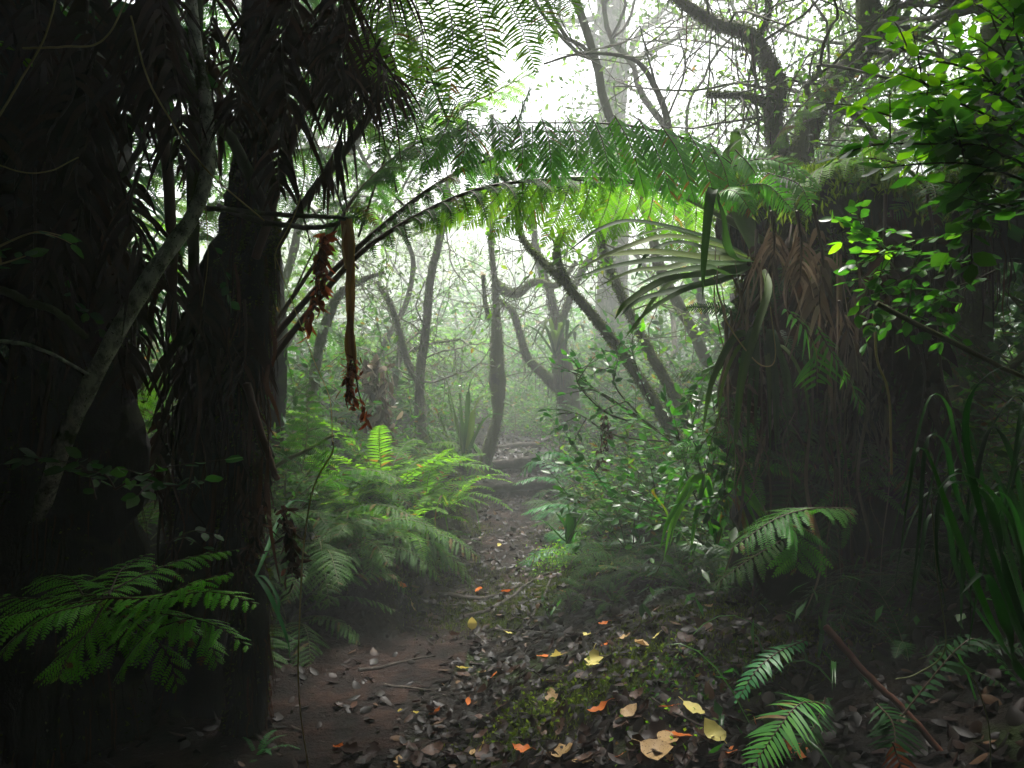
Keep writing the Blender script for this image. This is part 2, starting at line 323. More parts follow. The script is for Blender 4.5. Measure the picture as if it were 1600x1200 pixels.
# ------------------------------------------------------------------ terrain
YB = np.array([-60, 4.35, 4.7, 5.3, 5.5, 6.7, 7.9, 8.0, 8.7, 8.8, 10, 15, 25, 60]); ZB = np.array([0, 0, .05, .08, .12, .2, .3, .4, .45, .56, .66, 1.0, 1.7, 4.5])
YC = np.array([-60, 2.5, 3.4, 4.5, 5.5, 6.7, 8, 10, 15, 22, 30]); XC = np.array([-.7, -.65, -.55, -.3, -.14, 0, -.02, .02, .45, 1.5, 3.5])
def xc(y): return np.interp(y, YC, XC)
def sstep(a, b, x): t = np.clip((x-a)/(b-a), 0, 1); return t*t*(3-2*t)
def H(x, y, fine=True):
    x = np.asarray(x, float); y = np.asarray(y, float); u = x-xc(y); z = np.interp(y, YB, ZB)
    rightrise = .38*sstep(.2, 1.5, u)+.5*sstep(1.4, 3., u)+.25*sstep(3, 9, u)
    far = sstep(4.2, 4.6, y+N1(x, y*0, 1.5)*.3)
    left = sstep(-.32, -.6, u)*.34*far+.35*sstep(-.6, -2.2, u)*far+.35*sstep(-1.1, -2.4, u)*(1-far)
    z = z+rightrise+left
    off = sstep(.3, .8, np.abs(u))
    z = z+N1(x, y, .9)*.12*off+N2(x, y, 2.6)*.05*(.25+.75*off)+N1(x, y, 7.)*.018
    if fine: z = z+N2(x, y, 19.)*.009+N1(x, y, 10.)*.012
    return z
def Hn(x, y):
    e = .08; n = np.stack([-(H(x+e, y, False)-H(x-e, y, False))/(2*e), -(H(x, y+e, False)-H(x, y-e, False))/(2*e), np.ones_like(np.asarray(x, float))], -1); return nrm(n)
gx = np.concatenate([-np.geomspace(60, 4, 24)[:-1], np.arange(-4, 4, .05), np.geomspace(4, 60, 24)])
gy = np.concatenate([-np.geomspace(60, 1, 20), np.arange(-.9, 1.5, .25), np.arange(1.6, 12, .05), np.arange(12, 20, .2), np.geomspace(20, 80, 26)])
X, Y = np.meshgrid(gx, gy); Z = H(X, Y); nxx = len(gx)
ii, jj = np.meshgrid(np.arange(nxx-1), np.arange(len(gy)-1)); q = (jj*nxx+ii).ravel(); Qg = np.stack([q, q+1, q+nxx+1, q+nxx], 1)
mb = MB(); mb.add(np.stack([X, Y, Z], -1).reshape(-1, 3), Qg); o = mb.obj('ground', M['ground']); o['kind'] = 'structure'
cx = (X[:-1, :-1]+.025).ravel(); cy = (Y[:-1, :-1]+.025).ravel(); u = cx-xc(cy)
mudL = np.where(cy < 4.3, -1.05, -.36)+N1(cx, cy, 2.3)*.3; mudR = np.where(cy < 4.6, .12, .36)+N2(cx, cy, 2.)*.25
sel = (u > mudL) & (u < mudR) & (cy > 1.7) & (cy < 8.9)
used = np.unique(Qg[sel]); rm = -np.ones(X.size, int); rm[used] = np.arange(len(used))
mb = MB(); V = np.stack([X.ravel(), Y.ravel(), Z.ravel()+.006], -1)[used]; mb.add(V, rm[Qg[sel]]); o = mb.obj('path', M['path']); o['kind'] = 'structure'

# ------------------------------------------------------------------ fallen leaves
def leaf_proto(g, lobed=False, curl=.3, W=.65):
    mb = MB(); K = 9; t = np.linspace(0, 1, K); w = W*np.sin(np.pi*t**.8)**.8*.5
    if lobed: w = w*(1+.35*np.sin(t*17+g.random()*3))
    cx_ = t-.5; z = curl*(t-.5)**2*1.2+g.normal(size=K)*.012; fold = g.uniform(.05, .3)
    e = g.normal(size=(K, 2))*.03*np.minimum(1, w*8)[:, None]
    v = np.stack([np.stack([cx_, -w, z+w*fold+e[:, 0]], 1), np.stack([cx_, -w*.5, z+w*fold*.3], 1), np.stack([cx_, 0*w, z], 1), np.stack([cx_, w*.5, z+w*fold*.3], 1), np.stack([cx_, w, z+w*fold+e[:, 1]], 1)], 1)
    i = (np.arange(K-1)*5)[:, None]; mb.add(v.reshape(-1, 3), np.concatenate([i+[k, k+1, k+6, k+5] for k in range(4)]))
    st = np.array([[-.5, 0, z[0]], [-.65, .02, z[0]+.02], [-.8, .06, z[0]]]); tube(mb, st, .012, 4)
    return mb
g = np.random.default_rng(5)
LP = {k: [leaf_proto(g, lob, g.uniform(.1, .9), W).mesh('fallen_leaf', M[mat]) for lob, W in (lw)] for k, mat, lw in (
    ('brown', 'lf_brown', [(False, .6), (False, .45), (False, .7), (True, .6), (False, .5)]), ('yellow', 'lf_yellow', [(False, .75), (True, .7), (False, .45)]),
    ('orange', 'lf_orange', [(False, .5), (True, .6)]), ('tan', 'lf_tan', [(False, .6), (False, .75), (True, .55)]))}
def ground_at(px, py):
    """where the sight line through a photo point meets the terrain"""
    lo = 1.5
    for d in np.arange(1.5, 40, .02):
        p = P(px, py, d)
        if p[2] < H(p[0], p[1]): return p
    return p
def place_leaf(kind, x, y, s, label, group=None, tilt=.3, v=None, rz=None, up=.015):
    me = LP[kind][int(g.integers(len(LP[kind]))) if v is None else v]
    o = bpy.data.objects.new('fallen_leaf', me); C.objects.link(o)
    n = Vector(Hn(x, y)+g.normal(size=3)*tilt).normalized()
    o.rotation_euler = (n.to_track_quat('Z', 'Y').to_matrix() @ __import__('mathutils').Matrix.Rotation(g.random()*6.28 if rz is None else rz, 3, 'Z')).to_euler()
    o.location = (x, y, float(H(x, y))+up); o.scale = (s,)*3
    tag(o, label, 'leaf', group or 'fallen leaves on the forest floor'); return o
special = [(738, 990, 'yellow', .1, 'pale yellow leaf upright with its stalk up at the top of the bare mud', 0), (712, 1000, 'brown', .12, 'grey-brown curled leaf lying left of the upright pale yellow leaf', 0),
 (795, 998, 'yellow', .09, 'small cream leaf right of the upright pale yellow leaf', 2), (722, 1055, 'yellow', .09, 'narrow pale yellow leaf on the right edge of the bare mud', 2),
 (772, 1065, 'orange', .1, 'bright orange curled leaf at the left edge of the leaf litter', 0), (928, 1045, 'yellow', .13, 'crumpled lobed pale yellow leaf in the middle of the litter', 1),
 (1045, 1172, 'tan', .15, 'large tan leaf overlapped by an orange leaf, bottom right of the litter', 0), (1065, 1165, 'orange', .1, 'small orange leaf lying on the large tan leaf', 0), (1030, 1192, 'tan', .16, 'large tan leaf cut off by the bottom edge of the photo', 1),
 (1085, 1122, 'yellow', .13, 'long pale leaf with brown edge above the large tan leaves', 2), (1115, 1160, 'yellow', .12, 'pointed yellow-tan leaf at the right end of the litter', 0),
 (983, 1130, 'tan', .1, 'pale cream-grey cupped leaf with orange tip in the lower litter', 0), (862, 1100, 'tan', .11, 'dark leaf with orange-yellow rim beside the mossy patch', 2), (880, 1190, 'tan', .14, 'tan folded leaf at the bottom edge below the mossy patch', 0),
 (815, 1185, 'orange', .1, 'rust and cream leaf at the bottom edge of the litter', 1), (1042, 1117, 'orange', .08, 'small bright orange leaf left of the long pale leaf', 0), (628, 924, 'orange', .09, 'bright orange leaf stuck on the mossy left bank', 1),
 (645, 955, 'tan', .1, 'cream and green leaf on the left bank under the orange one', 0), (748, 928, 'orange', .14, 'long orange leaf lying along the root across the path', 0), (790, 932, 'orange', .1, 'orange leaf hanging over the end of the path root', 0),
 (942, 985, 'orange', .08, 'pink-orange leaf on the litter slope', 1), (918, 1003, 'yellow', .07, 'lime yellow curled leaf beside the pink-orange leaf', 1), (950, 895, 'yellow', .16, 'large torn yellow-cream leaf below the small ferns on the right bank', 1),
 (1003, 862, 'orange', .09, 'red-brown leaf high on the right bank', 0), (1045, 835, 'yellow', .1, 'cream leaf hanging at the foot of the strap grass', 0), (998, 868, 'tan', .08, 'small round pale leaf beside the red-brown leaf', 1),
 (880, 832, 'orange', .12, 'orange leaf caught in the strap-leaved plant beside the path', 1), (780, 858, 'yellow', .06, 'tiny pale leaf in the middle of the path', 0), (1002, 1018, 'tan', .11, 'fan-shaped tan leaf standing in the litter', 1),
 (870, 1035, 'yellow', .1, 'ragged cream leaf on dark litter left of the crumpled yellow one', 1), (755, 1185, 'yellow', .1, 'yellow-green bent leaf at the bottom left of the litter', 2), (948, 838, 'yellow', .08, 'cream leaf beneath the glossy strap plant', 2),
 (1025, 1005, 'yellow', .06, 'small curved bright yellow leaf below the mossy twig', 2), (650, 1125, 'yellow', .04, 'scrap of yellow leaf on the bare mud', 0), (625, 1122, 'yellow', .04, 'yellow speck of leaf left of the other scrap on the mud', 0),
 (1160, 1180, 'brown', .1, 'brown leaf under the bright fern at lower right', 0), (640, 992, 'brown', .1, 'black-brown leaf on the edge of the left bank', 1)]
for px, py, k, s, lab, v in special:
    p = ground_at(px, py); o = place_leaf(k, p[0], p[1], s*.78, lab, 'bright fallen leaves', .35, v, up=.03)
    if py == 990: o.rotation_euler = (R(70), R(-90), R(10)); o.location.z += .03
nb = 0; tries = 0
while nb < 262 and tries < 5000:
    tries += 1; px = g.uniform(520, 1250); py = 1200-340*g.random()**1.6
    if px < 700 and py < 1100 or (px < 640 and g.random() < .6): continue
    if px > 1150 and g.random() < .5: continue
    p = ground_at(px, py); 
    if p[1] > 9: continue
    k = g.choice(['brown']*22+['tan', 'orange']); s = g.uniform(.035, .105)*(1 if py > 950 else .8)
    lab = {'brown': 'wet dark brown leaf in the litter on the right side of the path', 'tan': 'small tan leaf scattered among the dark wet leaves', 'orange': 'small rusty orange leaf scattered among the dark wet leaves'}[k]
    place_leaf(k, p[0], p[1], s, lab, {'brown': 'dark brown fallen leaves', 'tan': 'small tan fallen leaves', 'orange': 'small rusty fallen leaves'}[k], .32); nb += 1
mb = MB(); n = 16000
x = g.uniform(-2.2, 2.6, n*3); y = 1.9+10.*g.random(n*3); u = x-xc(y)
pr = np.where(u > .1, 1., np.where(u > -.7, np.where(y > 4.6, .95, .12), .25))*np.where(y > 5, .6, 1); k = g.random(n*3) < pr; x, y = x[k][:n], y[k][:n]; n = len(x)
nn = nrm(Hn(x, y)+g.normal(size=(n, 3))*.38); d = nrm(np.cross(nn, g.normal(size=(n, 3))))
L_ = g.uniform(.015, .08, n); leaves(mb, np.stack([x, y, H(x, y)+.01], -1)-d*L_[:, None]/2, d, nn, L_, L_*g.uniform(.4, .75, n), g.random(n)**2, curl=-.15, fold=-.12)
o = mb.obj('leaf_litter', M['lf_stuff']); tag(o, 'wet brown leaf litter covering the ground right of the path', 'leaf litter', kind='stuff')

mb = MB(); n = 5200; x = g.uniform(-2., .5, n); y = g.uniform(2., 9, n); k = g.random(n) < np.clip(.35+N1(x, y, 3.)*2, .05, 1); x, y = x[k], y[k]; n = len(x); d = nrm(g.normal(size=(n, 3))*A(1, 1, .25)); L_ = g.uniform(.006, .03, n)
leaves(mb, np.stack([x, y, H(x, y)+.009], -1), d, nrm(g.normal(size=(n, 3))*.5+A(0, 0, 1)), L_, L_*g.uniform(.12, .8, n), g.random(n)**1.5, lod=1, curl=.1)
o = mb.obj('soil_debris', M['lf_stuff']); tag(o, 'crumbs of soil, bark and leaf scattered over the bare mud', 'debris', kind='stuff')
for k in range(70):
    x0, y0 = g.uniform(-.3, 2.2), g.uniform(2.4, 6.5); a0 = g.random()*6.28; l = g.uniform(.08, .35); t = np.linspace(-.5, .5, 7)
    px_, py_ = x0+np.cos(a0)*l*t+.02*np.sin(t*5+k), y0+np.sin(a0)*l*t; mb = MB(); tube(mb, np.stack([px_, py_, H(px_, py_)+.02+g.random()*.01*np.sign(t)], 1)-A(x0, y0, 0), g.uniform(.0015, .005), 5)
    o = mb.obj('twig', M['wood']); o.location = (x0, y0, 0); tag(o, 'thin dead twig lying among the dark wet leaves', 'stick', 'twigs in the leaf litter')
# moss tufts and small herbs on the banks
mb = MB(); cents = [(0.2, 2.95), (.45, 3.1), (-.1, 4.7), (-.75, 4.8), (-1.2, 4.75), (.35, 5.2), (.9, 3.6), (-.4, 5.4), (.5, 6.3), (-.5, 6.6), (-.55, 7.6), (.6, 7.6), (-.2, 4.65), (.1, 5.0), (1.1, 3.0)]
for cxx, cyy in cents:
    n = 2600; x = cxx+g.normal(size=n)*.2; y = cyy+g.normal(size=n)*.14; b = np.stack([x, y, H(x, y)], -1)
    leaves(mb, b, nrm(g.normal(size=(n, 3))*.5+A(0, 0, 1)), g.normal(size=(n, 3)), g.uniform(.008, .03, n), .006, lod=1)
o = mb.obj('moss', M['moss']); tag(o, 'low green moss patches along the banks of the path', 'moss', kind='stuff')

# ------------------------------------------------------------------ roots, log steps, sticks on the ground
def on_ground(l, up=.01, K=24):
    pts = np.array([ground_at(a, b) for a, b in l]); s = spline(pts, K); s[:, 2] = H(s[:, 0], s[:, 1])+up; return s
for l, r, lab in (([(700, 935), (745, 940), (790, 930), (815, 915)], .022, 'dark bare root crossing the path with orange leaves on it'),
                  ([(725, 968), (770, 955), (800, 935), (840, 905), (900, 890)], .018, 'thin forked root curving up from the path to the right bank'),
                  ([(640, 905), (680, 893), (715, 905), (745, 925)], .02, 'root looping out of the mossy left bank'),
                  ([(800, 1000), (835, 960), (862, 905), (880, 870)], .013, 'pale root running up the right bank'),
                  ([(770, 985), (830, 990), (900, 992), (960, 985)], .012, 'thin root half buried in litter'),
                  ([(560, 1052), (620, 1040), (648, 1033), (680, 1028)], .013, 'short dark root lying in the bare mud'),
                  ([(600, 1075), (650, 1080), (688, 1078)], .011, 'straight dark twig pressed into the mud'),
                  ([(840, 1165), (870, 1190), (900, 1199)], .006, 'short tan twig at the bottom of the litter'),
                  ([(370, 1120), (400, 1155), (440, 1185)], .014, 'bare brown stick at the left edge of the mud')):
    p = on_ground(l, r*.45); mb = MB(); tube(mb, p, taper(p, r, r*.5), 8, bump=.25); o = mb.obj('root' if 'root' in lab else 'twig', M['wood']); tag(o, lab, 'root' if 'root' in lab else 'stick')
for y0, x0, x1, r, lab in ((7.95, -.42, .48, .055, 'lower log step laid across the path'), (8.75, -.35, .5, .06, 'second log step just above the lower one'), (9.9, -.2, .6, .05, 'far log step fading in the mist')):
    mb = MB(); xs = np.linspace(x0, x1, 14); p = np.stack([xs, y0+.04*np.sin(xs*5)-.1*xs, np.interp(y0+.15, YB, ZB)-.01+.02*np.sin(xs*4)], 1); tube(mb, p, r*(1+.1*np.sin(xs*9)), 10, bump=.12)
    tag(mb.obj('log_step', M['wood']), lab, 'log step', 'log steps in the path')

# ------------------------------------------------------------------ fern plants (rosettes), shared frond meshes
def rosette_meshes(kind, g):
    res = []
    for k in range(4):
        mb = MB()
        if kind == 'sword':   frond(mb, arc(.75, .75+.2*g.random(), .75, 14), 34, .085, .01, lod=1, droop=.15, s0=.12, fa=15, rad=.004, gap=.72)
        elif kind == 'lady':  frond(mb, arc(.85, .7+.2*g.random(), .8, 14), 20, .19, .02, 14, droop=.3, s0=.2, fa=22, rad=.005)
        res.append(mb)
    return res
FM = {}
for kind in ('sword', 'lady'):
    base = rosette_meshes(kind, g)
    for c in ('fern', 'fern_mid', 'fern_light', 'fern_shade', 'fern_blue'): FM[kind, c] = [b.mesh('frond', [M[c], M['stalk_green']]) for b in base]
def rosette(kind, col, loc, s, label, group, nf=9, seed=0, spread=1., lean=0., name='fern'):
    q = np.random.default_rng(seed+int(abs(loc[0])*100)); e = empty(name, label, 'fern', loc, group); a0 = q.random()*6
    for i in range(nf):
        o = bpy.data.objects.new('frond', FM[kind, col][int(q.integers(4))]); C.objects.link(o); o.parent = e
        o.rotation_euler = (q.normal()*.15, q.uniform(-.45, .3)+lean, a0+i*6.283/nf+q.normal()*.25); k = s*q.uniform(.7, 1.15); o.scale = (k, k, k)
    return e
def gfern(px, py, d, *a, **k):
    p = P(px, py, d); return rosette(a[0], a[1], (p[0], p[1], float(H(p[0], p[1]))-.02), *a[2:], **k)
# left bank thicket
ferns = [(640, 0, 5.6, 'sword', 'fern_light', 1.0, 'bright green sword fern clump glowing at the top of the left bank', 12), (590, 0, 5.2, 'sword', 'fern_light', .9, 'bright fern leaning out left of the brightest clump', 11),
 (700, 0, 6.3, 'sword', 'fern_light', .75, 'small light green fern by the path edge near the crooked tree', 9), (560, 0, 4.9, 'lady', 'fern', .85, 'feathery olive fern hanging down the left bank', 10), (500, 0, 4.8, 'lady', 'fern', .85, 'feathery dark fern beside the hanging vine', 10),
 (610, 0, 5.0, 'lady', 'fern', .7, 'drooping fern on the bank above the orange leaf', 9), (520, 0, 5.8, 'lady', 'fern', 1.0, 'tall fern behind the hanging vine', 10), (455, 0, 5.0, 'lady', 'fern', 1., 'dull green fern close to the black trunk', 10),
 (680, 0, 5.5, 'sword', 'fern', .6, 'low fern overhanging the edge of the path', 9), (560, 0, 6.8, 'lady', 'fern', 1.1, 'fern in the second row of the left bank', 9), (640, 0, 7.4, 'lady', 'fern_light', .9, 'pale fern behind the bright clump', 9), (480, 0, 7.2, 'lady', 'fern', 1.2, 'broad fern far back on the left bank', 9)]
for px, _, d, k, c, s, lab, nf in ferns: gfern(px, 0, d, k, c, s, lab, 'ferns on the left bank', nf=nf, seed=px)
for i, (px, d, k, c, s, lab) in enumerate([(905, 5.6, 'lady', 'fern_blue', .6, 'pale bluish fern reaching over the path from the right bank'), (940, 6.2, 'lady', 'fern_blue', .8, 'bluish fern behind the one that reaches over the path'), (960, 5.1, 'lady', 'fern', .6, 'mid green fern among the shrubs of the right bank'),
   (900, 7.5, 'lady', 'fern_blue', .8, 'misty fern on the right bank beyond the log steps'), (1010, 5.6, 'lady', 'fern', .8, 'dark fern under the leaning mossy trunks'), (1060, 4.6, 'lady', 'fern_shade', .7, 'dark fern below the strap leaves'), (1000, 4.6, 'sword', 'fern', .45, 'small sword fern on the leafy right bank'),
   (1085, 4.1, 'sword', 'fern_shade', .6, 'dark sword fern at the foot of the shaggy trunk'), (1200, 3.9, 'lady', 'fern_shade', .6, 'dark fern in the shade of the shaggy trunk'), (1330, 3.4, 'lady', 'fern_shade', .7, 'deeply shaded fern right of the shaggy trunk'),
   (1480, 3.0, 'lady', 'fern_shade', .8, 'deeply shaded fern near the right edge'), (1420, 2.6, 'sword', 'fern_shade', .6, 'very dark sword fern low at the right'), (400, 3.0, 'sword', 'fern_blue', .22, 'tiny fern at the edge of the bare mud'), (1560, 4.2, 'lady', 'fern', .9, 'fern behind the blurred grass at right'),
   (1130, 5.6, 'lady', 'fern', 1., 'fern seen beneath the strap leaves'), (1400, 4.8, 'lady', 'fern', 1., 'fern behind the glossy shrub at right')]):
    gfern(px, 0, d, k, c, s, lab, 'ferns on the right bank', nf=8, seed=i*7)
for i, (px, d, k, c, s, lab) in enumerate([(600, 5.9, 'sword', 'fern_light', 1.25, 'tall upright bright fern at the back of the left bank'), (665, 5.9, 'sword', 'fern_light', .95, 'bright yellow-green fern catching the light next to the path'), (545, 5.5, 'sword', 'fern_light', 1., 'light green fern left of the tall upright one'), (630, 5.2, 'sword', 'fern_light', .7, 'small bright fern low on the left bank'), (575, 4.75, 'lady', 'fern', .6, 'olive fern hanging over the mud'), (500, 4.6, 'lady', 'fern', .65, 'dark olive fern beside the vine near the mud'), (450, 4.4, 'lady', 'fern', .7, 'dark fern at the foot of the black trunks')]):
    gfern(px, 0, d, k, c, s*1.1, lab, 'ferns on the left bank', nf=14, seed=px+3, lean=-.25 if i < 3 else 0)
for i, (x, y, s) in enumerate([(.62, 4.9, .4), (.7, 5.5, .5), (.55, 6.1, .45), (.95, 4.4, .45), (1.3, 4.0, .5), (1.65, 3.8, .55), (1.1, 5.9, .7), (1.5, 4.8, .7), (2.1, 3.5, .6), (2.0, 3.0, .45), (2.4, 2.7, .5), (-1.75, 3.9, .7), (-2.2, 4.4, .9), (-1.5, 4.4, .6), (.45, 4.7, .3), (.6, 4.35, .3), (1.75, 3.2, .4), (1.9, 4.6, .8), (.5, 7., .5), (.55, 7.8, .5)]):
    rosette(('lady', 'sword')[i % 2], ('fern_shade', 'fern')[y > 4.3], (x, y, float(H(x, y))-.02), s, 'dark fern crowding the steep right bank' if x > 0 else 'dark fern in the gap between the two left trunks', 'ferns crowding the right bank' if x > 0 else 'ferns between the left trunks', nf=9, seed=i+50)
# misty ferns farther away
pos = [(-3.4, 8), (-2.4, 9), (-1.4, 8.4), (-1.2, 10), (-2.6, 11), (-3.8, 10.5), (-.9, 11.5), (1.1, 9.2), (1.8, 8.4), (2.2, 10), (1.2, 11.6), (2.9, 9.2), (-1.8, 12.6), (1.9, 13), (3.3, 12), (-3.2, 13.5), (-4.8, 9), (-5, 12), (4.2, 10), (4.9, 12), (-.6, 14), (1.3, 15.2), (-2.2, 16), (3, 16.5), (-4.4, 6.4), (-3.3, 6.3), (3.1, 6.4), (3.9, 7.2), (2.3, 6.9)]
for i, (x, y) in enumerate(pos):
    rosette(('lady', 'sword')[i % 2], ('fern', 'fern_light')[i % 3 == 0], (x, y, float(H(x, y))), .95+.4*(i % 3)*.5, 'fern of the misty undergrowth behind the arch', 'ferns in the mist', nf=8, seed=i)

# ------------------------------------------------------------------ single fronds placed from the photo
def hero(name, label, cat, fr, group=None, mats=('fern', 'stalk'), loc=None):
    """fr: list of (photo points with distance, frond kwargs)"""
    p0 = P(*fr[0][0][0]) if loc is None else loc
    e = empty(name, label, cat, p0, group)
    for pts, kw in fr:
        kw = dict(kw); mt = kw.pop('mats', mats); mb = MB(); K = kw.pop('K', 20)
        frond(mb, spline(PP(pts), K)-p0, **kw); mb.obj('frond', [M[mt[0]], M[mt[1]]], e)
    return e
# the arch: fronds from the left trunk and from the right tree fern meeting over the path
AR = dict(n=16, L=.36, W=.062, npin=26, s0=.42, rad=.017, fa=18)
ONE = lambda s: .55+.45*np.sin(np.pi*np.clip(s*.9+.08, 0, 1)) if s < .8 else max(.12, (1-s)*3.6)
hero('tree_fern_frond', 'dark arching fern fronds rising from the black left trunk over the path', 'fern frond', [
    ([(405, 555, 3.35), (500, 445, 3.4), (590, 360, 3.45), (680, 290, 3.5), (760, 250, 3.55), (850, 222, 3.6), (930, 222, 3.7)], dict(AR, L=.2, W=.04, npin=18, s0=.36, droops={-1: .5, 1: .5}, prof=ONE, n=18)),
    ([(400, 598, 3.2), (480, 490, 3.25), (560, 398, 3.3), (650, 338, 3.35), (740, 298, 3.4), (820, 283, 3.45), (900, 281, 3.5), (985, 290, 3.55)], dict(AR, L=.2, W=.04, npin=18, s0=.42, droops={-1: .6, 1: .6}, prof=ONE, rad=.016, n=16)),
    ([(420, 520, 3.6), (500, 400, 3.7), (560, 300, 3.8), (640, 230, 3.9), (720, 205, 4.0)], dict(AR, n=14, s0=.3, droops={-1: .5, 1: .5}, rad=.012)),
    ([(430, 540, 3.9), (500, 470, 4.1), (560, 400, 4.2), (600, 385, 4.3), (603, 440, 4.3)], dict(n=10, L=.1, W=.02, npin=8, s0=.6, rad=.006, droop=.2, mats=('fern_light', 'stalk')))],
    'fronds of the arch over the path')
def pinna_row(e, name, rows, mats, L=.08, n=26, gap=.72, up=(0, -1, .15), droop=.35, fa=22, rach=None, lod=1, prof=None, rr=.003, sx=False):
    """one frond built pinna by pinna: each pinna follows its own curve and carries two combs of leaflets"""
    o0 = np.array(e.location); mb = MB()
    if rach is not None: r = spline(PP(rach[0]), 26)-o0; tube(mb, r, taper(r, rach[1], rach[2]), 7, m=1)
    for pts in rows:
        frond(mb, spline(PP(pts), 14)-o0, n=n, L=L*rng.uniform(.88, 1.1), lod=1, s0=.02, rad=rr, fa=fa, droop=droop*rng.uniform(.7, 1.3), gap=gap, up=nrm(A(*up)+rng.normal(size=3)*.18), jit=.05, lift=.25, tint0=rng.uniform(.3, .7), Sx=(A(1, 0, 0)+rng.normal(size=3)*.15) if sx else None, prof=prof or (lambda t: (.75+.3*t if t < .3 else .84) if t < .5 else max(.08, .84*(1-((t-.5)/.5)**1.7))))
    return mb.obj(name, [M[m] for m in mats], e)
e = empty('tree_fern_frond', 'glossy arching fern fronds from the right tree fern, pinnae hanging over the path', 'fern frond', P(1225, 400, 3.4), 'fronds of the arch over the path')
lo = [((750, 292), (672, 368)), ((790, 286), (722, 362)), ((828, 284), (762, 378)), ((862, 282), (803, 372)), ((893, 281), (846, 390)), ((925, 281), (884, 384)), ((958, 283), (921, 392)), ((990, 287), (958, 378)), ((1022, 294), (1000, 382)), ((1055, 304), (1042, 396)), ((1088, 318), (1080, 400)), ((715, 305), (640, 360)), ((845, 284), (790, 350)), ((940, 283), (905, 350))]
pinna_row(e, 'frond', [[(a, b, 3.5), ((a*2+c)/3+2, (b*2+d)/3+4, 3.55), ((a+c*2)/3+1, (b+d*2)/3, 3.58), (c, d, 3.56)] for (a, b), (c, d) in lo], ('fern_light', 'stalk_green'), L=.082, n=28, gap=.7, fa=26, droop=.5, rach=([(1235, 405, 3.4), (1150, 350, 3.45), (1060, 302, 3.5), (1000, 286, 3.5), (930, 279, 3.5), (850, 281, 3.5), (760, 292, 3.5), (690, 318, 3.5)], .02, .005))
hi = [((700, 200), (655, 236)), ((735, 196), (712, 246)), ((770, 192), (762, 252)), ((812, 193), (806, 262)), ((852, 194), (856, 268)), ((893, 195), (908, 272)), ((930, 192), (955, 276)), ((965, 195), (1002, 284)), ((1003, 199), (1050, 296)), ((1040, 208), (1092, 304)), ((1078, 220), (1118, 312)), ((1115, 236), (1150, 318)), ((1150, 252), (1200, 312)), ]
pinna_row(e, 'frond', [[(a-4, b-2, 3.18), ((a*2+c)/3+4, (b*2+d)/3, 3.12), ((a+c*2)/3+5, (b+d*2)/3+8, 3.07), (c+2, d+16, 3.05)] for (a, b), (c, d) in [((a_+rng.normal()*3, b_-11+rng.normal()*2), (c_+rng.normal()*9, d_+rng.normal()*9)) for (a_, b_), (c_, d_) in hi]], ('fern_mid', 'stalk'), L=.09, n=30, gap=.8, droop=.75, fa=30, sx=True, rach=([(1215, 340, 3.25), (1150, 262, 3.22), (1060, 213, 3.2), (960, 194, 3.2), (860, 192, 3.2), (770, 194, 3.2), (680, 212, 3.25)], .006, .002))
pinna_row(e, 'frond', [[(a+20, b+2, 3.45), ((a*2+c)/3+22, (b*2+d)/3, 3.42), ((a+c*2)/3+22, (b+d*2)/3+12, 3.4), (c+20, d+26, 3.38)] for (a, b), (c, d) in hi[:-1]], ('fern_mid', 'stalk'), L=.095, n=30, gap=.75, droop=.6, fa=30, rach=([(1215, 345, 3.5), (1150, 278, 3.48), (1060, 226, 3.45), (960, 208, 3.45), (860, 206, 3.45), (770, 208, 3.45), (700, 220, 3.5)], .006, .002))
lo2 = [((a+15, b+3), (c+22, d-6+rng.normal()*8)) for (a, b), (c, d) in lo]
pinna_row(e, 'frond', [[(a, b, 3.75), ((a*2+c)/3+2, (b*2+d)/3+4, 3.8), ((a+c*2)/3+1, (b+d*2)/3, 3.82), (c, d, 3.8)] for (a, b), (c, d) in lo2], ('fern_light', 'stalk_green'), L=.085, n=28, gap=.65, fa=26, droop=.5)
pinna_row(e, 'frond', [[(1140, 262, 3.2), (1190, 248, 3.15), (1240, 262, 3.1), (1290, 300, 3.05)], [(1160, 290, 3.1), (1200, 290, 3.05), (1240, 330, 3.0)], [(1120, 300, 3.1), (1150, 300, 3.), (1180, 340, 2.95)], [(1200, 270, 3.2), (1250, 290, 3.1), (1270, 340, 3.05)]], ('fern_mid', 'stalk'), L=.085, n=24, droop=.5)
# fronds hanging from a crown above the frame, top centre
e = empty('tree_fern_frond', 'backlit yellow-green fern fronds hanging from above at top centre', 'fern frond', P(560, -160, 3.2), 'fronds of the arch over the path')
tp = [((690, -30), (700, 165)), ((728, -30), (765, 158)), ((765, -30), (838, 118)), ((800, -40), (862, 70)), ((640, -20), (655, 140)), ((596, -20), (612, 160)), ((552, 0), (575, 120)), ((850, -50), (895, 30)), ((700, 20), (745, 160))]
pinna_row(e, 'frond', [[(a, b, 3.1), ((a*2+c)/3+12, (b*2+d)/3-4, 3.05), ((a+c*2)/3+10, (b+d*2)/3, 3.0), (c, d, 2.98)] for (a, b), (c, d) in tp], ('fern_light', 'stalk'), L=.14, n=30, gap=.6, droop=.3, fa=18, rach=([(540, -120, 3.2), (640, -60, 3.15), (760, -45, 3.1), (900, -60, 3.1)], .012, .006))
tp = [((628, 150), (652, 250)), ((660, 120), (700, 235)), ((590, 110), (620, 235)), ((560, 90), (570, 215)), ((520, 60), (528, 180)), ((640, 90), (640, 200)), ((690, 140), (735, 215)), ((480, 40), (488, 170)), ((610, 130), (590, 250))]
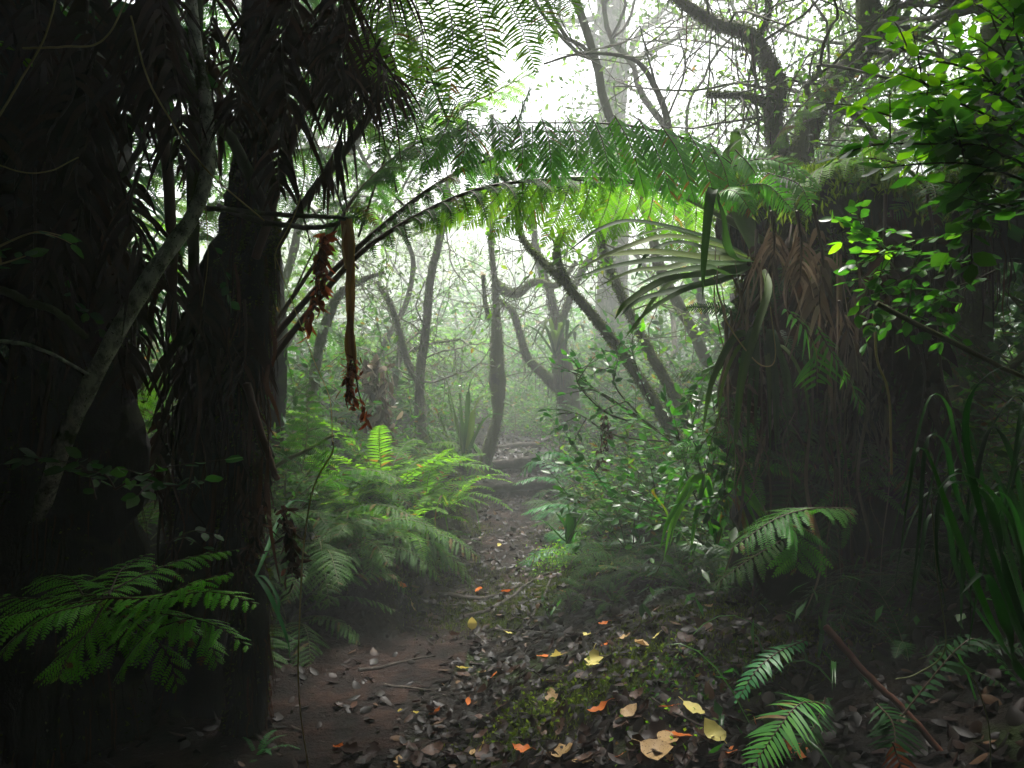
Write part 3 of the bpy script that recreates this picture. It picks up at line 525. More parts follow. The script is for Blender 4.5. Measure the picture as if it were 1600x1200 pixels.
pinna_row(e, 'frond', [[(a, b, 3.5), ((a*2+c)/3+10, (b*2+d)/3-4, 3.5), ((a+c*2)/3+8, (b+d*2)/3, 3.45), (c, d, 3.4)] for (a, b), (c, d) in tp], ('fern', 'stalk'), L=.12, n=28, gap=.55, droop=.3, fa=18, rach=([(440, -20, 3.6), (540, 70, 3.5), (640, 120, 3.5), (740, 140, 3.5)], .01, .004))
hero('fern', 'light green young fern standing up behind the arch', 'fern', [
    ([(680, 200, 4.4), (730, 165, 4.4), (780, 140, 4.4), (840, 110, 4.4)], dict(n=9, L=.28, W=.04, npin=18, s0=.05, rad=.008, fa=30, droop=.2, mats=('fern_light', 'vine'))),
    ([(640, 260, 4.4), (655, 200, 4.4), (690, 175, 4.4), (730, 190, 4.4)], dict(n=9, L=.2, W=.035, npin=16, s0=.1, rad=.006, droop=.3, mats=('fern_light', 'stalk'))),
    ([(800, 230, 4.2), (815, 175, 4.2), (830, 130, 4.2)], dict(n=10, L=.17, W=.03, npin=14, s0=.1, rad=.006, droop=.3, mats=('fern', 'stalk')))])
# left foreground fern
hero('fern', 'large bright green fern with brown spots spread low at the left in the foreground', 'fern', [
    ([(170, 935, 1.75), (250, 935, 1.7), (330, 925, 1.65), (405, 945, 1.6)], dict(n=17, L=.09, W=.014, npin=14, s0=0, gap=.95, rad=.003, fa=25, droop=.25)),
    ([(180, 945, 1.75), (260, 960, 1.65), (330, 975, 1.6), (392, 1012, 1.55)], dict(n=17, L=.09, W=.014, npin=14, s0=0, gap=.95, rad=.003, fa=28, droop=.3)),
    ([(170, 950, 1.72), (220, 980, 1.65), (260, 1020, 1.6), (278, 1075, 1.58)], dict(n=15, L=.085, W=.012, npin=13, s0=0, rad=.003, fa=30, droop=.3)),
    ([(160, 950, 1.72), (140, 985, 1.68), (110, 1020, 1.65), (90, 1062, 1.6)], dict(n=14, L=.09, W=.012, npin=13, s0=0, rad=.003, fa=30, droop=.3)),
    ([(300, 965, 1.62), (240, 985, 1.6), (200, 1025, 1.58), (182, 1068, 1.58)], dict(n=12, L=.055, W=.01, npin=10, s0=.1, rad=.002, fa=30, droop=.3)),
    ([(170, 935, 1.8), (100, 945, 1.8), (20, 960, 1.8), (-60, 985, 1.75)], dict(n=18, L=.1, W=.013, npin=13, s0=0, rad=.003, fa=25, droop=.6)),
    ([(150, 930, 1.85), (60, 935, 1.95), (-60, 930, 2.0)], dict(n=16, L=.09, W=.012, npin=13, s0=0, rad=.003, fa=25, droop=.3)),
    ([(160, 930, 1.85), (230, 895, 2.0), (300, 870, 2.1), (375, 858, 2.15)], dict(n=17, L=.08, W=.012, npin=13, s0=0, rad=.003, fa=25, droop=.4)),
    ([(210, 945, 1.72), (255, 930, 1.68), (320, 905, 1.66), (365, 895, 1.66)], dict(n=16, L=.08, W=.012, npin=13, s0=0, rad=.003, fa=25, droop=.35)),
    ([(160, 940, 1.8), (80, 960, 1.72), (20, 1000, 1.68), (0, 1030, 1.66)], dict(n=14, L=.08, W=.012, npin=13, s0=0, rad=.003, fa=25, droop=.5)),
    ([(200, 950, 1.75), (200, 980, 1.7), (170, 1015, 1.66), (130, 1035, 1.65)], dict(n=14, L=.08, W=.012, npin=13, s0=0, rad=.003, fa=25, droop=.5)),
    ([(240, 950, 1.7), (300, 985, 1.66), (330, 1010, 1.64), (340, 1040, 1.62)], dict(n=14, L=.07, W=.011, npin=12, s0=0, rad=.003, fa=25, droop=.4)),
    ([(130, 930, 1.9), (110, 905, 2.0), (60, 900, 2.1)], dict(n=13, L=.1, W=.013, npin=13, s0=0, rad=.003, fa=25, droop=.3)),
    ([(170, 930, 1.85), (190, 890, 2.05), (230, 865, 2.2)], dict(n=13, L=.11, W=.013, npin=14, s0=0, rad=.003, fa=25, droop=.3))],
    mats=('fern_spot', 'stalk'), loc=P(170, 935, 1.78))
# right side ferns
hero('fern', 'bright green fern frond arching left in front of the dark right bank', 'fern', [
    ([(1330, 795, 2.6), (1270, 795, 2.5), (1210, 812, 2.45), (1140, 860, 2.4)], dict(n=22, L=.14, W=.018, npin=16, s0=.02, rad=.004, fa=22, droop=.35, mats=('fern_mid', 'stalk'))),
    ([(1215, 812, 2.45), (1245, 835, 2.4), (1245, 890, 2.38)], dict(n=16, L=.13, W=.016, npin=14, s0=0, rad=.003, fa=28, droop=.2, mats=('fern_mid', 'stalk'))),
    ([(1220, 845, 2.6), (1170, 875, 2.55), (1110, 918, 2.5)], dict(n=16, L=.1, W=.013, npin=13, s0=0, rad=.003, fa=25, droop=.35)),
    ([(1170, 850, 2.8), (1130, 800, 2.8), (1090, 790, 2.8)], dict(n=14, L=.09, W=.012, npin=12, s0=0, rad=.003, fa=25, droop=.35, mats=('fern_shade', 'stalk')))])
hero('fern', 'bright narrow fern frond rising from the bottom edge at right', 'fern', [
    ([(1290, 1100, 2.15), (1250, 1100, 2.1), (1215, 1140, 2.05), (1172, 1205, 2.0)], dict(n=24, L=.1, W=.012, lod=1, s0=.02, rad=.003, fa=20, droop=.3, gap=.75, mats=('fern_mid', 'stalk'))),
    ([(1290, 1090, 2.2), (1275, 1130, 2.15), (1240, 1180, 2.1)], dict(n=18, L=.06, lod=1, s0=.02, rad=.003, fa=20, droop=.3, gap=.7, mats=('fern_shade', 'stalk'))),
    ([(1260, 1000, 2.3), (1215, 1020, 2.25), (1180, 1050, 2.2), (1150, 1100, 2.15)], dict(n=20, L=.055, lod=1, s0=.02, rad=.003, fa=20, droop=.3, gap=.7, mats=('fern_blue', 'stalk')))])
hero('fern', 'fern at the bottom right with a dried brown tip', 'fern', [
    ([(1370, 1100, 2.0), (1395, 1130, 1.95), (1400, 1180, 1.9)], dict(n=13, L=.08, lod=1, s0=.02, rad=.003, fa=15, droop=.3, gap=.7, mats=('fern_shade', 'stalk'))),
    ([(1395, 1160, 1.9), (1405, 1190, 1.88), (1420, 1230, 1.85)], dict(n=8, L=.06, lod=1, s0=.02, rad=.003, fa=15, droop=.3, gap=.6, mats=('dead_red', 'stalk_red'))),
    ([(1400, 1130, 2.1), (1500, 1010, 2.1), (1540, 1010, 2.1), (1600, 1080, 2.1)], dict(n=22, L=.07, lod=1, s0=.1, rad=.003, fa=15, droop=.3, gap=.6, mats=('fern_shade', 'stalk')))])
hero('fern', 'two green sword fern fronds hanging against the shaggy right trunk', 'fern', [
    ([(1225, 480, 2.8), (1255, 510, 2.75), (1275, 550, 2.73), (1275, 605, 2.7)], dict(n=13, L=.14, lod=1, s0=0, rad=.004, fa=15, droop=.5, gap=.5, mats=('fern_mid', 'stalk'))),
    ([(1275, 510, 2.8), (1305, 560, 2.75), (1330, 600, 2.73), (1350, 645, 2.7)], dict(n=14, L=.13, lod=1, s0=0, rad=.004, fa=15, droop=.5, gap=.5, mats=('fern_mid', 'stalk')))])
hero('fern', 'upright triangular bright fern beside the black left trunk', 'fern', [
    ([(470, 740, 4.6), (478, 700, 4.6), (480, 650, 4.6), (478, 590, 4.6)], dict(n=14, L=.24, W=.032, npin=18, s0=.05, rad=.005, fa=12, droop=.25, up=(0, -1, .5), prof=lambda s: 1.05-s, gap=.6)),
    ([(480, 745, 4.6), (450, 715, 4.6), (425, 700, 4.55)], dict(n=9, L=.1, W=.02, npin=10, s0=.05, rad=.004, droop=.2)),
    ([(480, 740, 4.6), (510, 705, 4.6), (540, 700, 4.55)], dict(n=9, L=.1, W=.02, npin=10, s0=.05, rad=.004, droop=.2))], mats=('fern', 'stalk_green'))
hero('fern', 'pale frond of the right bank reaching furthest left over the path', 'fern', [
    ([(920, 735, 5.0), (880, 708, 4.9), (845, 712, 4.85), (808, 745, 4.8)], dict(n=16, L=.15, W=.02, npin=12, s0=.02, rad=.004, fa=25, droop=.3)),
    ([(960, 770, 4.8), (920, 735, 4.7), (880, 730, 4.7), (850, 738, 4.65)], dict(n=16, L=.1, lod=1, s0=.02, rad=.004, fa=25, droop=.3))], mats=('fern_blue', 'stalk_green'))
hero('fern', 'dim bluish fern fronds hanging between the left trunks', 'fern', [
    ([(200, 210, 3.7), (215, 290, 3.7), (225, 370, 3.65), (250, 450, 3.6)], dict(n=24, L=.28, lod=1, s0=.02, rad=.005, fa=25, droop=.7, gap=.4)),
    ([(300, 330, 4.0), (260, 380, 4.0), (240, 440, 3.9), (230, 520, 3.8)], dict(n=22, L=.22, lod=1, s0=.02, rad=.005, fa=25, droop=.6, gap=.4))], mats=('fern_blue', 'stalk'))
for i, (pts, mt, lab) in enumerate((([(120, 200, 4.6), (200, 100, 4.7), (270, 90, 4.7), (350, 170, 4.7), (380, 260, 4.6)], 'fern_light', 'backlit fern frond behind the upper left vines'),
        ([(330, 420, 4.8), (380, 300, 4.8), (440, 240, 4.8), (520, 240, 4.8), (580, 300, 4.8)], 'fern_light', 'backlit fern frond arching between the trunk and the arch'),
        ([(560, 420, 4.6), (480, 320, 4.7), (420, 300, 4.7), (350, 350, 4.7)], 'fern', 'green frond behind the black left trunk'),
        ([(100, 60, 5.), (180, 20, 5.), (260, 40, 5.), (330, 120, 5.)], 'fern_light', 'pale frond at the top left among the leaves'),
        ([(360, 480, 5.0), (300, 430, 5.), (220, 440, 5.), (150, 500, 5.)], 'fern', 'green frond low between the left trunks'),
        ([(640, 330, 4.6), (560, 250, 4.6), (500, 230, 4.6), (430, 250, 4.6)], 'fern', 'dark green frond left of the arch'),
        ([(620, 300, 4.2), (600, 220, 4.2), (560, 180, 4.2), (520, 190, 4.2)], 'fern_light', 'backlit frond above the red hanging dead fern'),
        ([(1250, 420, 4.4), (1200, 250, 4.4), (1290, 130, 4.4), (1330, 120, 4.4)], 'fern_light', 'single bright frond standing behind the mossy log'),
        ([(1480, 330, 3.4), (1400, 255, 3.4), (1300, 255, 3.4), (1220, 310, 3.4)], 'fern_light', 'light frond over the mossy log'))):
    hero('fern_frond', lab, 'fern frond', [(pts, dict(n=18, L=.3, W=.04, npin=20, s0=.15, rad=.008, fa=22, droop=.6, gap=.65))], 'backlit fronds in the gaps', mats=(mt, 'stalk'))

ff = [(-40, 300, 300, 60, 4.0, 'fern'), (40, 420, 200, 260, 4.2, 'fern_shade'), (120, 330, 330, 260, 4.6, 'fern'), (150, 90, 330, 60, 4.0, 'fern_shade'), (-40, 120, 140, -20, 3.8, 'fern_light'), (350, 60, 560, 30, 4.2, 'fern_shade'), (420, 200, 600, 120, 4.4, 'fern'),
      (400, 360, 560, 180, 4.0, 'fern_shade'), (560, 330, 700, 180, 4.2, 'fern'), (300, 420, 420, 330, 4.3, 'fern_light'), (460, 60, 640, -40, 3.6, 'fern_shade'), (560, 150, 700, 40, 3.9, 'fern'), (440, 460, 620, 330, 5.0, 'fern_light'), (640, 310, 830, 240, 4.2, 'fern_shade'), (780, 300, 960, 250, 4.1, 'fern_shade'), (60, 520, 240, 420, 4.4, 'fern'), (150, 680, 330, 600, 4.8, 'fern_light'), (940, 320, 1120, 260, 4.0, 'fern_shade'), (180, 330, 340, 150, 4.5, 'fern'), (250, 280, 420, 120, 4.8, 'fern_light'), (140, 220, 320, 10, 4.3, 'fern'), (250, 480, 430, 380, 4.6, 'fern'), (200, 420, 380, 300, 4.9, 'fern_light'), (300, 200, 460, 60, 4.7, 'fern'), (230, 120, 380, -30, 4.4, 'fern_shade')]
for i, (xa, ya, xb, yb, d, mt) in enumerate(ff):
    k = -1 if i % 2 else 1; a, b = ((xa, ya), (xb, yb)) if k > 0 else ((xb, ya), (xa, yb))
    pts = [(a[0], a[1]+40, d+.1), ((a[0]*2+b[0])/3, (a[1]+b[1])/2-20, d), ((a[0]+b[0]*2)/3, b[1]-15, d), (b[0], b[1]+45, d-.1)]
    hero('fern_frond', ['green fern frond arching across the upper left undergrowth', 'shadowed fern frond woven into the thicket of the arch'][mt == 'fern_shade'], 'fern frond', [(pts, dict(n=16, L=.3, W=.042, npin=20, s0=.1, rad=.008, fa=22, droop=.7, gap=.65))], 'fronds woven into the thicket '+('in shadow' if mt == 'fern_shade' else 'in the light'), mats=(mt, 'stalk'))
# ------------------------------------------------------------------ dead hanging fronds
def dead_frond_mb(pts, n=16, L=.16, mat='dead', seed=0, rad=.008, droop=1.6, W=.02, lod=1):
    mb = MB(); frond(mb, pts, n=n, L=L, W=W, npin=10, s0=.15, rad=rad, fa=20, droop=droop, lod=lod, gap=.8, jit=.3); return mb
def curtain(name, label, spots, mat, group=None, stalk='stalk', L=.18, n=15, droop=1.7, loc=None):
    e = empty(name, label, 'dead fronds', P(*spots[0][0]) if loc is None else loc, group); o0 = np.array(e.location)
    for pts in spots:
        mb = dead_frond_mb(spline(PP(pts), 14)-o0, n=n, L=L, droop=droop); mb.obj('dead_frond', [M[mat], M[stalk]], e)
    return e
q = np.random.default_rng(21)
sp = []
for i in range(26):
    x0 = q.uniform(330, 640); y0 = q.uniform(-80, 120); d0 = q.uniform(2.7, 3.4); ln = q.uniform(90, 260)*(1-.45*abs(x0-480)/160*(x0 > 560))
    sp.append([(x0, y0, d0), (x0+q.normal()*10, y0+ln*.35, d0+.05), (x0-10+q.normal()*15, y0+ln*.7, d0+.05), (x0-20+q.normal()*20, y0+ln, d0)])
curtain('dead_fern_curtain', 'dark curtain of dead tree fern fronds hanging at top left of centre', sp, 'dead', L=.17, n=15)
sp = []
for i in range(40):
    x0 = q.uniform(-40, 270); y0 = q.uniform(-80, 420); d0 = q.uniform(2.6, 2.95); ln = q.uniform(120, 280)
    sp.append([(x0, y0, d0), (x0+q.normal()*10, y0+ln*.35, d0-.05), (x0+q.normal()*15, y0+ln*.7, d0-.05), (x0+q.normal()*20, y0+ln, d0-.03)])
curtain('dead_fern_skirt', 'black-brown skirt of dead fronds on the trunk at the far left', sp, 'dead', L=.15, n=13)
sp = []
for i in range(14):
    x0 = q.uniform(250, 400); y0 = q.uniform(330, 620); d0 = q.uniform(3.1, 3.35); ln = q.uniform(120, 300)
    sp.append([(x0, y0, d0), (x0+q.normal()*10, y0+ln*.35, d0-.05), (x0+q.normal()*15, y0+ln*.7, d0-.05), (x0+q.normal()*20, y0+ln, d0-.03)])
curtain('dead_fern_skirt', 'dark skirt of dead fronds on the trunk that carries the arch', sp, 'dead', L=.14, n=13)
sp = []
for i in range(24):
    x0 = q.uniform(1130, 1500); y0 = q.uniform(300, 520); d0 = q.uniform(3.0, 3.3); ln = q.uniform(100, 330)
    sp.append([(x0, y0, d0), (x0+q.normal()*8, y0+ln*.35, d0-.05), (x0+q.normal()*12, y0+ln*.7, d0-.05), (x0+q.normal()*16, y0+ln, d0-.03)])
curtain('dead_fern_skirt', 'grey-brown dead fronds hanging from the mossy mass at right', sp, 'dead', L=.1, n=13)
def crumple(label, spots, mat='dead_red', L=.05, n=60, spread=.02, stalk='stalk_red'):
    o0 = P(*spots[0][0]); e = empty('dead_leaf_cluster', label, 'dead leaves', o0)
    for pts in spots:
        p = spline(PP(pts), 20)-o0; S, Lf = MB(), MB(); tube(S, p, taper(p, .004, .0015), 5); i = rng.integers(0, 20, n); d = nrm(rng.normal(size=(n, 3))*.55+A(0, 0, -1))
        leaves(Lf, p[i]+rng.normal(size=(n, 3))*spread*.4, d, rng.normal(size=(n, 3)), L*rng.uniform(.4, 1.3, n), L*.42, curl=.5, fold=.25); S.obj('stem', M[stalk], e); Lf.obj('leaf', M[mat], e)
    return e
for i, (pts, lab) in enumerate((([(1270, 320, 2.9), (1285, 400, 2.9), (1280, 470, 2.88), (1300, 560, 2.85)], 'twisted grey dead frond hanging behind the green sword fern'), ([(1205, 330, 2.9), (1210, 380, 2.9), (1205, 430, 2.9)], 'curled grey dead frond at the top of the shaggy trunk'),
      ([(1245, 330, 2.85), (1252, 380, 2.85), (1250, 440, 2.85)], 'short twisted grey dead frond right of the curled one'), ([(1310, 470, 2.95), (1330, 530, 2.95), (1355, 590, 2.9)], 'grey dead frond leaning right of the green sword fern'))):
    curtain('dead_fern_frond', lab, [pts], 'dead_grey', L=.09, n=16, droop=2.2)
# rust coloured dried fronds
crumple('rust-red shrivelled fern frond hanging left of the peeling stalk', [[(507, 365, 3.1), (497, 410, 3.1), (492, 460, 3.1), (480, 518, 3.1)], [(510, 370, 3.12), (505, 420, 3.12), (499, 475, 3.1)]], L=.055, n=70)
e = crumple('orange-brown peeling stalk with a shrivelled frond at its end', [[(548, 560, 3.0), (545, 600, 3.0), (552, 635, 3.0)], [(553, 560, 3.0), (560, 610, 3.0), (575, 660, 3.0)], [(549, 562, 3.0), (541, 600, 3.0), (548, 625, 3.0)]], L=.04, n=38)
o0 = np.array(e.location); mb = MB()
for k, (a, b, wd) in enumerate((([(538, 345, 3.0), (546, 400, 3.0), (550, 470, 3.0), (545, 530, 3.0), (549, 565, 3.0)], 0, .04), ([(545, 342, 3.0), (549, 390, 2.99), (543, 450, 2.99), (548, 520, 3.0), (552, 562, 3.0)], 0, .03), ([(540, 350, 3.0), (535, 380, 2.98), (541, 420, 2.98)], 0, .012))):
    strap(mb, spline(PP(a), 16)-o0, wd, up=(.3, -1, 0), fold=.3, tint=.4+.3*k, prof=lambda t: .8+.2*np.sin(t*9))
mb.obj('stalk', M['dead_tan'], e)
for pts, lab in (([[(410, 790, 2.8), (395, 830, 2.8), (380, 890, 2.8)], [(412, 795, 2.8), (402, 830, 2.8), (395, 870, 2.8)]], 'dark brown dried leaves hanging low in front of the left trunk'), ([[(440, 790, 2.85), (452, 840, 2.85), (463, 905, 2.85)], [(445, 800, 2.85), (458, 850, 2.85), (455, 890, 2.85)]], 'dark rusty dried leaves hanging beside the thin vine'),
      ([[(590, 560, 6.5), (592, 620, 6.5), (595, 690, 6.5)], [(575, 560, 6.5), (580, 600, 6.5), (588, 660, 6.5)], [(598, 575, 6.5), (603, 640, 6.5), (600, 700, 6.5)]], 'pinkish dead frond hanging in the mist behind the peeling stalk'), ([[(945, 650, 4.8), (940, 690, 4.8), (935, 730, 4.8)], [(950, 655, 4.8), (950, 700, 4.8)]], 'brown dead frond hanging in the right shrubs'),
      ([[(1180, 560, 3.0), (1165, 600, 3.0), (1160, 650, 3.0)]], 'dried tan frond in front of the shaggy trunk')):
    crumple(lab, pts, 'dead' if 'dark' in lab or 'brown' in lab else 'dead_red' if 'rusty' in lab else 'dead_grey', L=.045 if 'pinkish' not in lab else .13, n=50, spread=.03 if 'pinkish' not in lab else .12)

# ------------------------------------------------------------------ trunks near
def trunk_obj(e, pts, r, mat, name='trunk', sides=14, bump=.25, K=40, moss=0, mossmat='moss', mossL=.03, hair=0):
    p = spline(pts, K); rr = r if not np.isscalar(r) else np.full(K, r); rr = np.interp(np.linspace(0, 1, K), np.linspace(0, 1, len(rr)), rr)
    o0 = np.array(e.location); mb = MB(); tube(mb, p-o0, rr, sides, bump=bump, seed=int(abs(p[0][0])*100)); mb.obj(name, M[mat], e)
    def surf(n):
        i = rng.integers(0, K, n); a = rng.random(n)*6.283; T, U, W = frames(p); nn = U[i]*np.cos(a)[:, None]+W[i]*np.sin(a)[:, None]
        j = np.minimum(i+1, K-1); f = rng.random(n)[:, None]; return (p[i]*(1-f)+p[j]*f)+nn*rr[i][:, None]*.95-o0, nn
    if moss:
        b, nn = surf(moss); mb = MB(); leaves(mb, b, nrm(nn+rng.normal(size=b.shape)*.5-A(0, 0, .4)), rng.normal(size=b.shape), rng.uniform(.3, 1, len(b))*mossL, mossL*.28, lod=1); mb.obj('moss', M[mossmat], e)
    if hair:
        b, nn = surf(hair); mb = MB()
        for k in range(hair):
            l = rng.uniform(.08, .35); c = b[k]+np.stack([nn[k]*.03*t-A(0, 0, 1)*l*t+rng.normal(size=3)*.01*t for t in (0, .35, .7, 1)]); strap(mb, c, rng.uniform(.004, .012), up=nn[k], tint=rng.random(), fold=.1)
        mb.obj('root_fibre', M['dead'], e)
    return p
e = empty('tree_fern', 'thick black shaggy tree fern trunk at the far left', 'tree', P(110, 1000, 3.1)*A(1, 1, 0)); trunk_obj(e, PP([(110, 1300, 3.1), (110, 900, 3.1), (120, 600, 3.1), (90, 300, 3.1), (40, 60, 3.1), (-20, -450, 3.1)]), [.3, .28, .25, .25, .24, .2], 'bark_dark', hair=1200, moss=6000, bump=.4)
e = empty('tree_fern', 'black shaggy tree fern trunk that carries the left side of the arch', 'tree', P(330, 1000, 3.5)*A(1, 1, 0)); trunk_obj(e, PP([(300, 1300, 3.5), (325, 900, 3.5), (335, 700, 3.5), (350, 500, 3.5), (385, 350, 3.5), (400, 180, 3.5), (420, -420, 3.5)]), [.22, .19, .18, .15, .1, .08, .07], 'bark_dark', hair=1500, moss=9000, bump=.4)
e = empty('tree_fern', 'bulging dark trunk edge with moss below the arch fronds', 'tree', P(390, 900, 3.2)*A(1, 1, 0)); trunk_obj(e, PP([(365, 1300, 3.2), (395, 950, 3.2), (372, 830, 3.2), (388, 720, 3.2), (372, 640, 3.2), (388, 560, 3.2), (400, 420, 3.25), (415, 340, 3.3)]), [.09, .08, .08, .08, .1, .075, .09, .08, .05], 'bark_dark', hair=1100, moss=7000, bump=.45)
e = empty('tree', 'pale lichen-patched trunk leaning right in front of the black left trunks', 'tree', P(90, 760, 2.6)*A(1, 1, 1))
trunk_obj(e, PP([(-20, 1100, 3.4), (40, 880, 3.0), (90, 715, 2.7), (140, 600, 2.6), (200, 490, 2.6), (250, 410, 2.62), (300, 340, 2.65), (325, 260, 2.7), (320, 150, 2.75), (300, 20, 2.8), (270, -400, 2.8)]), [.032, .031, .03, .029, .028, .026, .025, .023, .023, .02], 'bark_pale', moss=1800, mossL=.014, bump=.15)
for pts, r, mat, lab, nm in (
    ([(-20, 445, 2.3), (40, 470, 2.3), (90, 490, 2.3), (135, 530, 2.35)], .014, 'bark_moss', 'mossy branch sticking in from the left edge', 'branch'),
    ([(-20, 530, 2.3), (30, 535, 2.3), (85, 555, 2.3), (140, 585, 2.35)], .007, 'bark_pale', 'thin pale branch below the mossy branch at left', 'branch'),
    ([(60, 720, 2.7), (75, 620, 2.7), (95, 500, 2.7), (120, 420, 2.7)], .009, 'stalk_red', 'thin red-brown stem at the far left', 'stem'),
    ([(225, -400, 3.0), (245, 100, 3.0), (262, 250, 3.0), (275, 400, 3.0), (275, 520, 3.0)], .026, 'stalk_red', 'upright brown frond stalk between the upper left trunks', 'frond_stalk'),
    ([(300, -400, 3.2), (310, 150, 3.2), (305, 300, 3.2), (300, 480, 3.2)], .03, 'bark', 'dark upright stem right of the pale trunk', 'stem'),
    ([(560, -400, 3.1), (505, 80, 3.1), (470, 180, 3.1), (430, 300, 3.1), (400, 400, 3.15)], .025, 'stalk_red', 'thick brown frond stalk leaning right up to the top edge', 'frond_stalk'),
    ([(590, 150, 3.3), (540, 230, 3.3), (470, 320, 3.3), (400, 440, 3.3)], .02, 'stalk', 'dark frond stalk left of the arch', 'frond_stalk'),
    ([(200, -400, 2.9), (265, 0, 2.9), (290, 110, 2.9), (320, 170, 2.9), (365, 220, 2.95), (400, 300, 3.0), (420, 360, 3.0)], .028, 'bark', 'dark crooked branch crossing the upper left', 'branch'),
    ([(80, 0, 3.0), (130, 32, 3.0), (200, 40, 3.0), (270, 48, 3.0)], .012, 'bark', 'thin dark branch at the top left corner', 'branch'),
    ([(120, 205, 3.0), (200, 190, 3.0), (260, 182, 3.0), (330, 190, 3.0)], .014, 'bark', 'dark horizontal branch between the upper left trunks', 'branch'),
    ([(180, 290, 2.9), (215, 240, 2.9), (250, 170, 2.9), (300, 140, 2.9)], .013, 'bark', 'dark branch slanting up across the brown stalk', 'branch'),
    ([(320, 325, 2.9), (390, 332, 2.9), (470, 335, 2.95), (540, 340, 3.0)], .011, 'bark', 'upper of two dead branches holding the peeling stalk', 'branch'),
    ([(340, 322, 2.95), (420, 345, 2.95), (500, 352, 2.98), (538, 342, 3.0)], .012, 'bark_grey', 'lower of two dead branches holding the peeling stalk', 'branch'),
    ([(385, 600, 3.0), (400, 660, 3.0), (420, 715, 3.0), (433, 745, 3.0)], .017, 'stalk_red', 'broken red-brown stalk hanging on the black trunk', 'frond_stalk'),
    ([(430, 730, 4.6), (475, 705, 4.6), (520, 680, 4.6)], .014, 'stalk_green', 'slanting yellow-brown stick below the upright fern', 'stick'),
    ([(1370, 475, 2.2), (1430, 510, 2.2), (1500, 545, 2.2), (1600, 590, 2.2), (1650, 610, 2.2)], .009, 'bark_moss', 'yellow-mossed branch slanting down to the right edge', 'branch'),
    ([(1290, 980, 2.4), (1350, 1050, 2.3), (1420, 1120, 2.2), (1500, 1210, 2.1)], .012, 'stalk_red', 'straight red-brown stick slanting down in the lower right', 'stick'),
    ([(1455, 780, 1.9), (1465, 900, 1.9), (1478, 1010, 1.9), (1440, 1050, 1.9), (1400, 1062, 1.9)], .0022, 'stalk_green', 'thin yellowish vine hooking left at lower right', 'vine'),
    ([(1478, 1010, 1.9), (1520, 1060, 1.9), (1545, 1130, 1.9), (1550, 1200, 1.9)], .0022, 'stalk_green', 'thin yellowish vine running to the bottom right edge', 'vine'),
    ([(1365, 490, 2.6), (1370, 560, 2.6), (1390, 625, 2.6), (1392, 740, 2.6)], .005, 'vine', 'tan bent stem hanging right of the sword fern', 'vine'),
    ([(1130, 495, 2.9), (1160, 540, 2.9), (1190, 570, 2.9), (1212, 560, 2.9), (1205, 480, 2.9)], .003, 'vine', 'thin vine looping over the shaggy trunk', 'vine'),
    ([(520, 690, 2.4), (518, 710, 2.4), (490, 760, 2.4), (475, 840, 2.4), (468, 950, 2.4), (466, 1080, 2.4), (482, 1210, 2.4)], .003, 'vine', 'long thin yellow vine hanging down to the mud', 'vine'),
    ([(430, 400, 2.8), (460, 480, 2.8), (490, 560, 2.6), (515, 620, 2.5), (520, 690, 2.4)], .002, 'vine', 'fine vine trailing from the trunk to the long yellow vine', 'vine'),
    ([(-10, 195, 2.2), (30, 130, 2.2), (70, 60, 2.2), (90, -10, 2.2)], .0035, 'vine', 'yellowish vine curving at the upper left edge', 'vine'),
    ([(35, 75, 2.3), (100, 72, 2.3), (160, 60, 2.3), (205, -20, 2.3)], .0035, 'vine', 'yellowish twig across the top left corner', 'vine'),
    ([(205, 25, 2.4), (230, 120, 2.4), (270, 190, 2.4), (305, 240, 2.4), (345, 285, 2.4), (415, 345, 2.4)], .0035, 'vine', 'long pale vine slanting down across the upper left', 'vine'),
    ([(-10, 255, 2.2), (40, 270, 2.2), (80, 266, 2.2), (122, 245, 2.2)], .0025, 'vine', 'thin vine sagging at the left edge', 'vine'),
    ([(463, 195, 2.7), (475, 270, 2.7), (460, 335, 2.7), (432, 390, 2.7), (430, 420, 2.7)], .003, 'vine', 'pale vine hanging in front of the leaning brown stalk', 'vine'),
    ([(320, 300, 2.7), (325, 400, 2.7), (315, 480, 2.7)], .002, 'vine', 'fine vine hanging beside the pale trunk', 'vine')):
    p = PP(pts); mb = MB(); s = spline(p, 34)-p[0]; s = s+np.cumsum(rng.normal(size=s.shape), 0)*r*.12
    tube(mb, s, taper(s, r, r*.75), 9 if r > .01 else 5, bump=.15 if 'bark' in mat else 0, tint=.6); o = mb.obj(nm, M[mat]); o.location = p[0]; tag(o, lab, nm.replace('_', ' '))

# right mass: leaning tree fern with root mantle + mossy horizontal log
e = empty('tree_fern', 'massive shaggy dark tree fern trunk at right with hanging strips', 'tree', P(1280, 1000, 3.7)*A(1, 1, 0))
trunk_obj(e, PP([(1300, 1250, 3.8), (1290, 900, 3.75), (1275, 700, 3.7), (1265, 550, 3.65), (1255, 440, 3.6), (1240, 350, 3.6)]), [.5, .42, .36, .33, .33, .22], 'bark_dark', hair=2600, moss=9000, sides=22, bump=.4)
mb = MB(); o0 = np.array(e.location)
e = empty('mossy_log', 'thick moss-topped horizontal trunk resting on the shaggy tree fern', 'log', P(1330, 340, 3.6))
trunk_obj(e, PP([(1130, 345, 3.6), (1200, 335, 3.6), (1300, 345, 3.6), (1400, 350, 3.6), (1520, 345, 3.6), (1700, 330, 3.6)]), [.09, .17, .2, .2, .2, .2], 'bark_dark', name='log', hair=900)
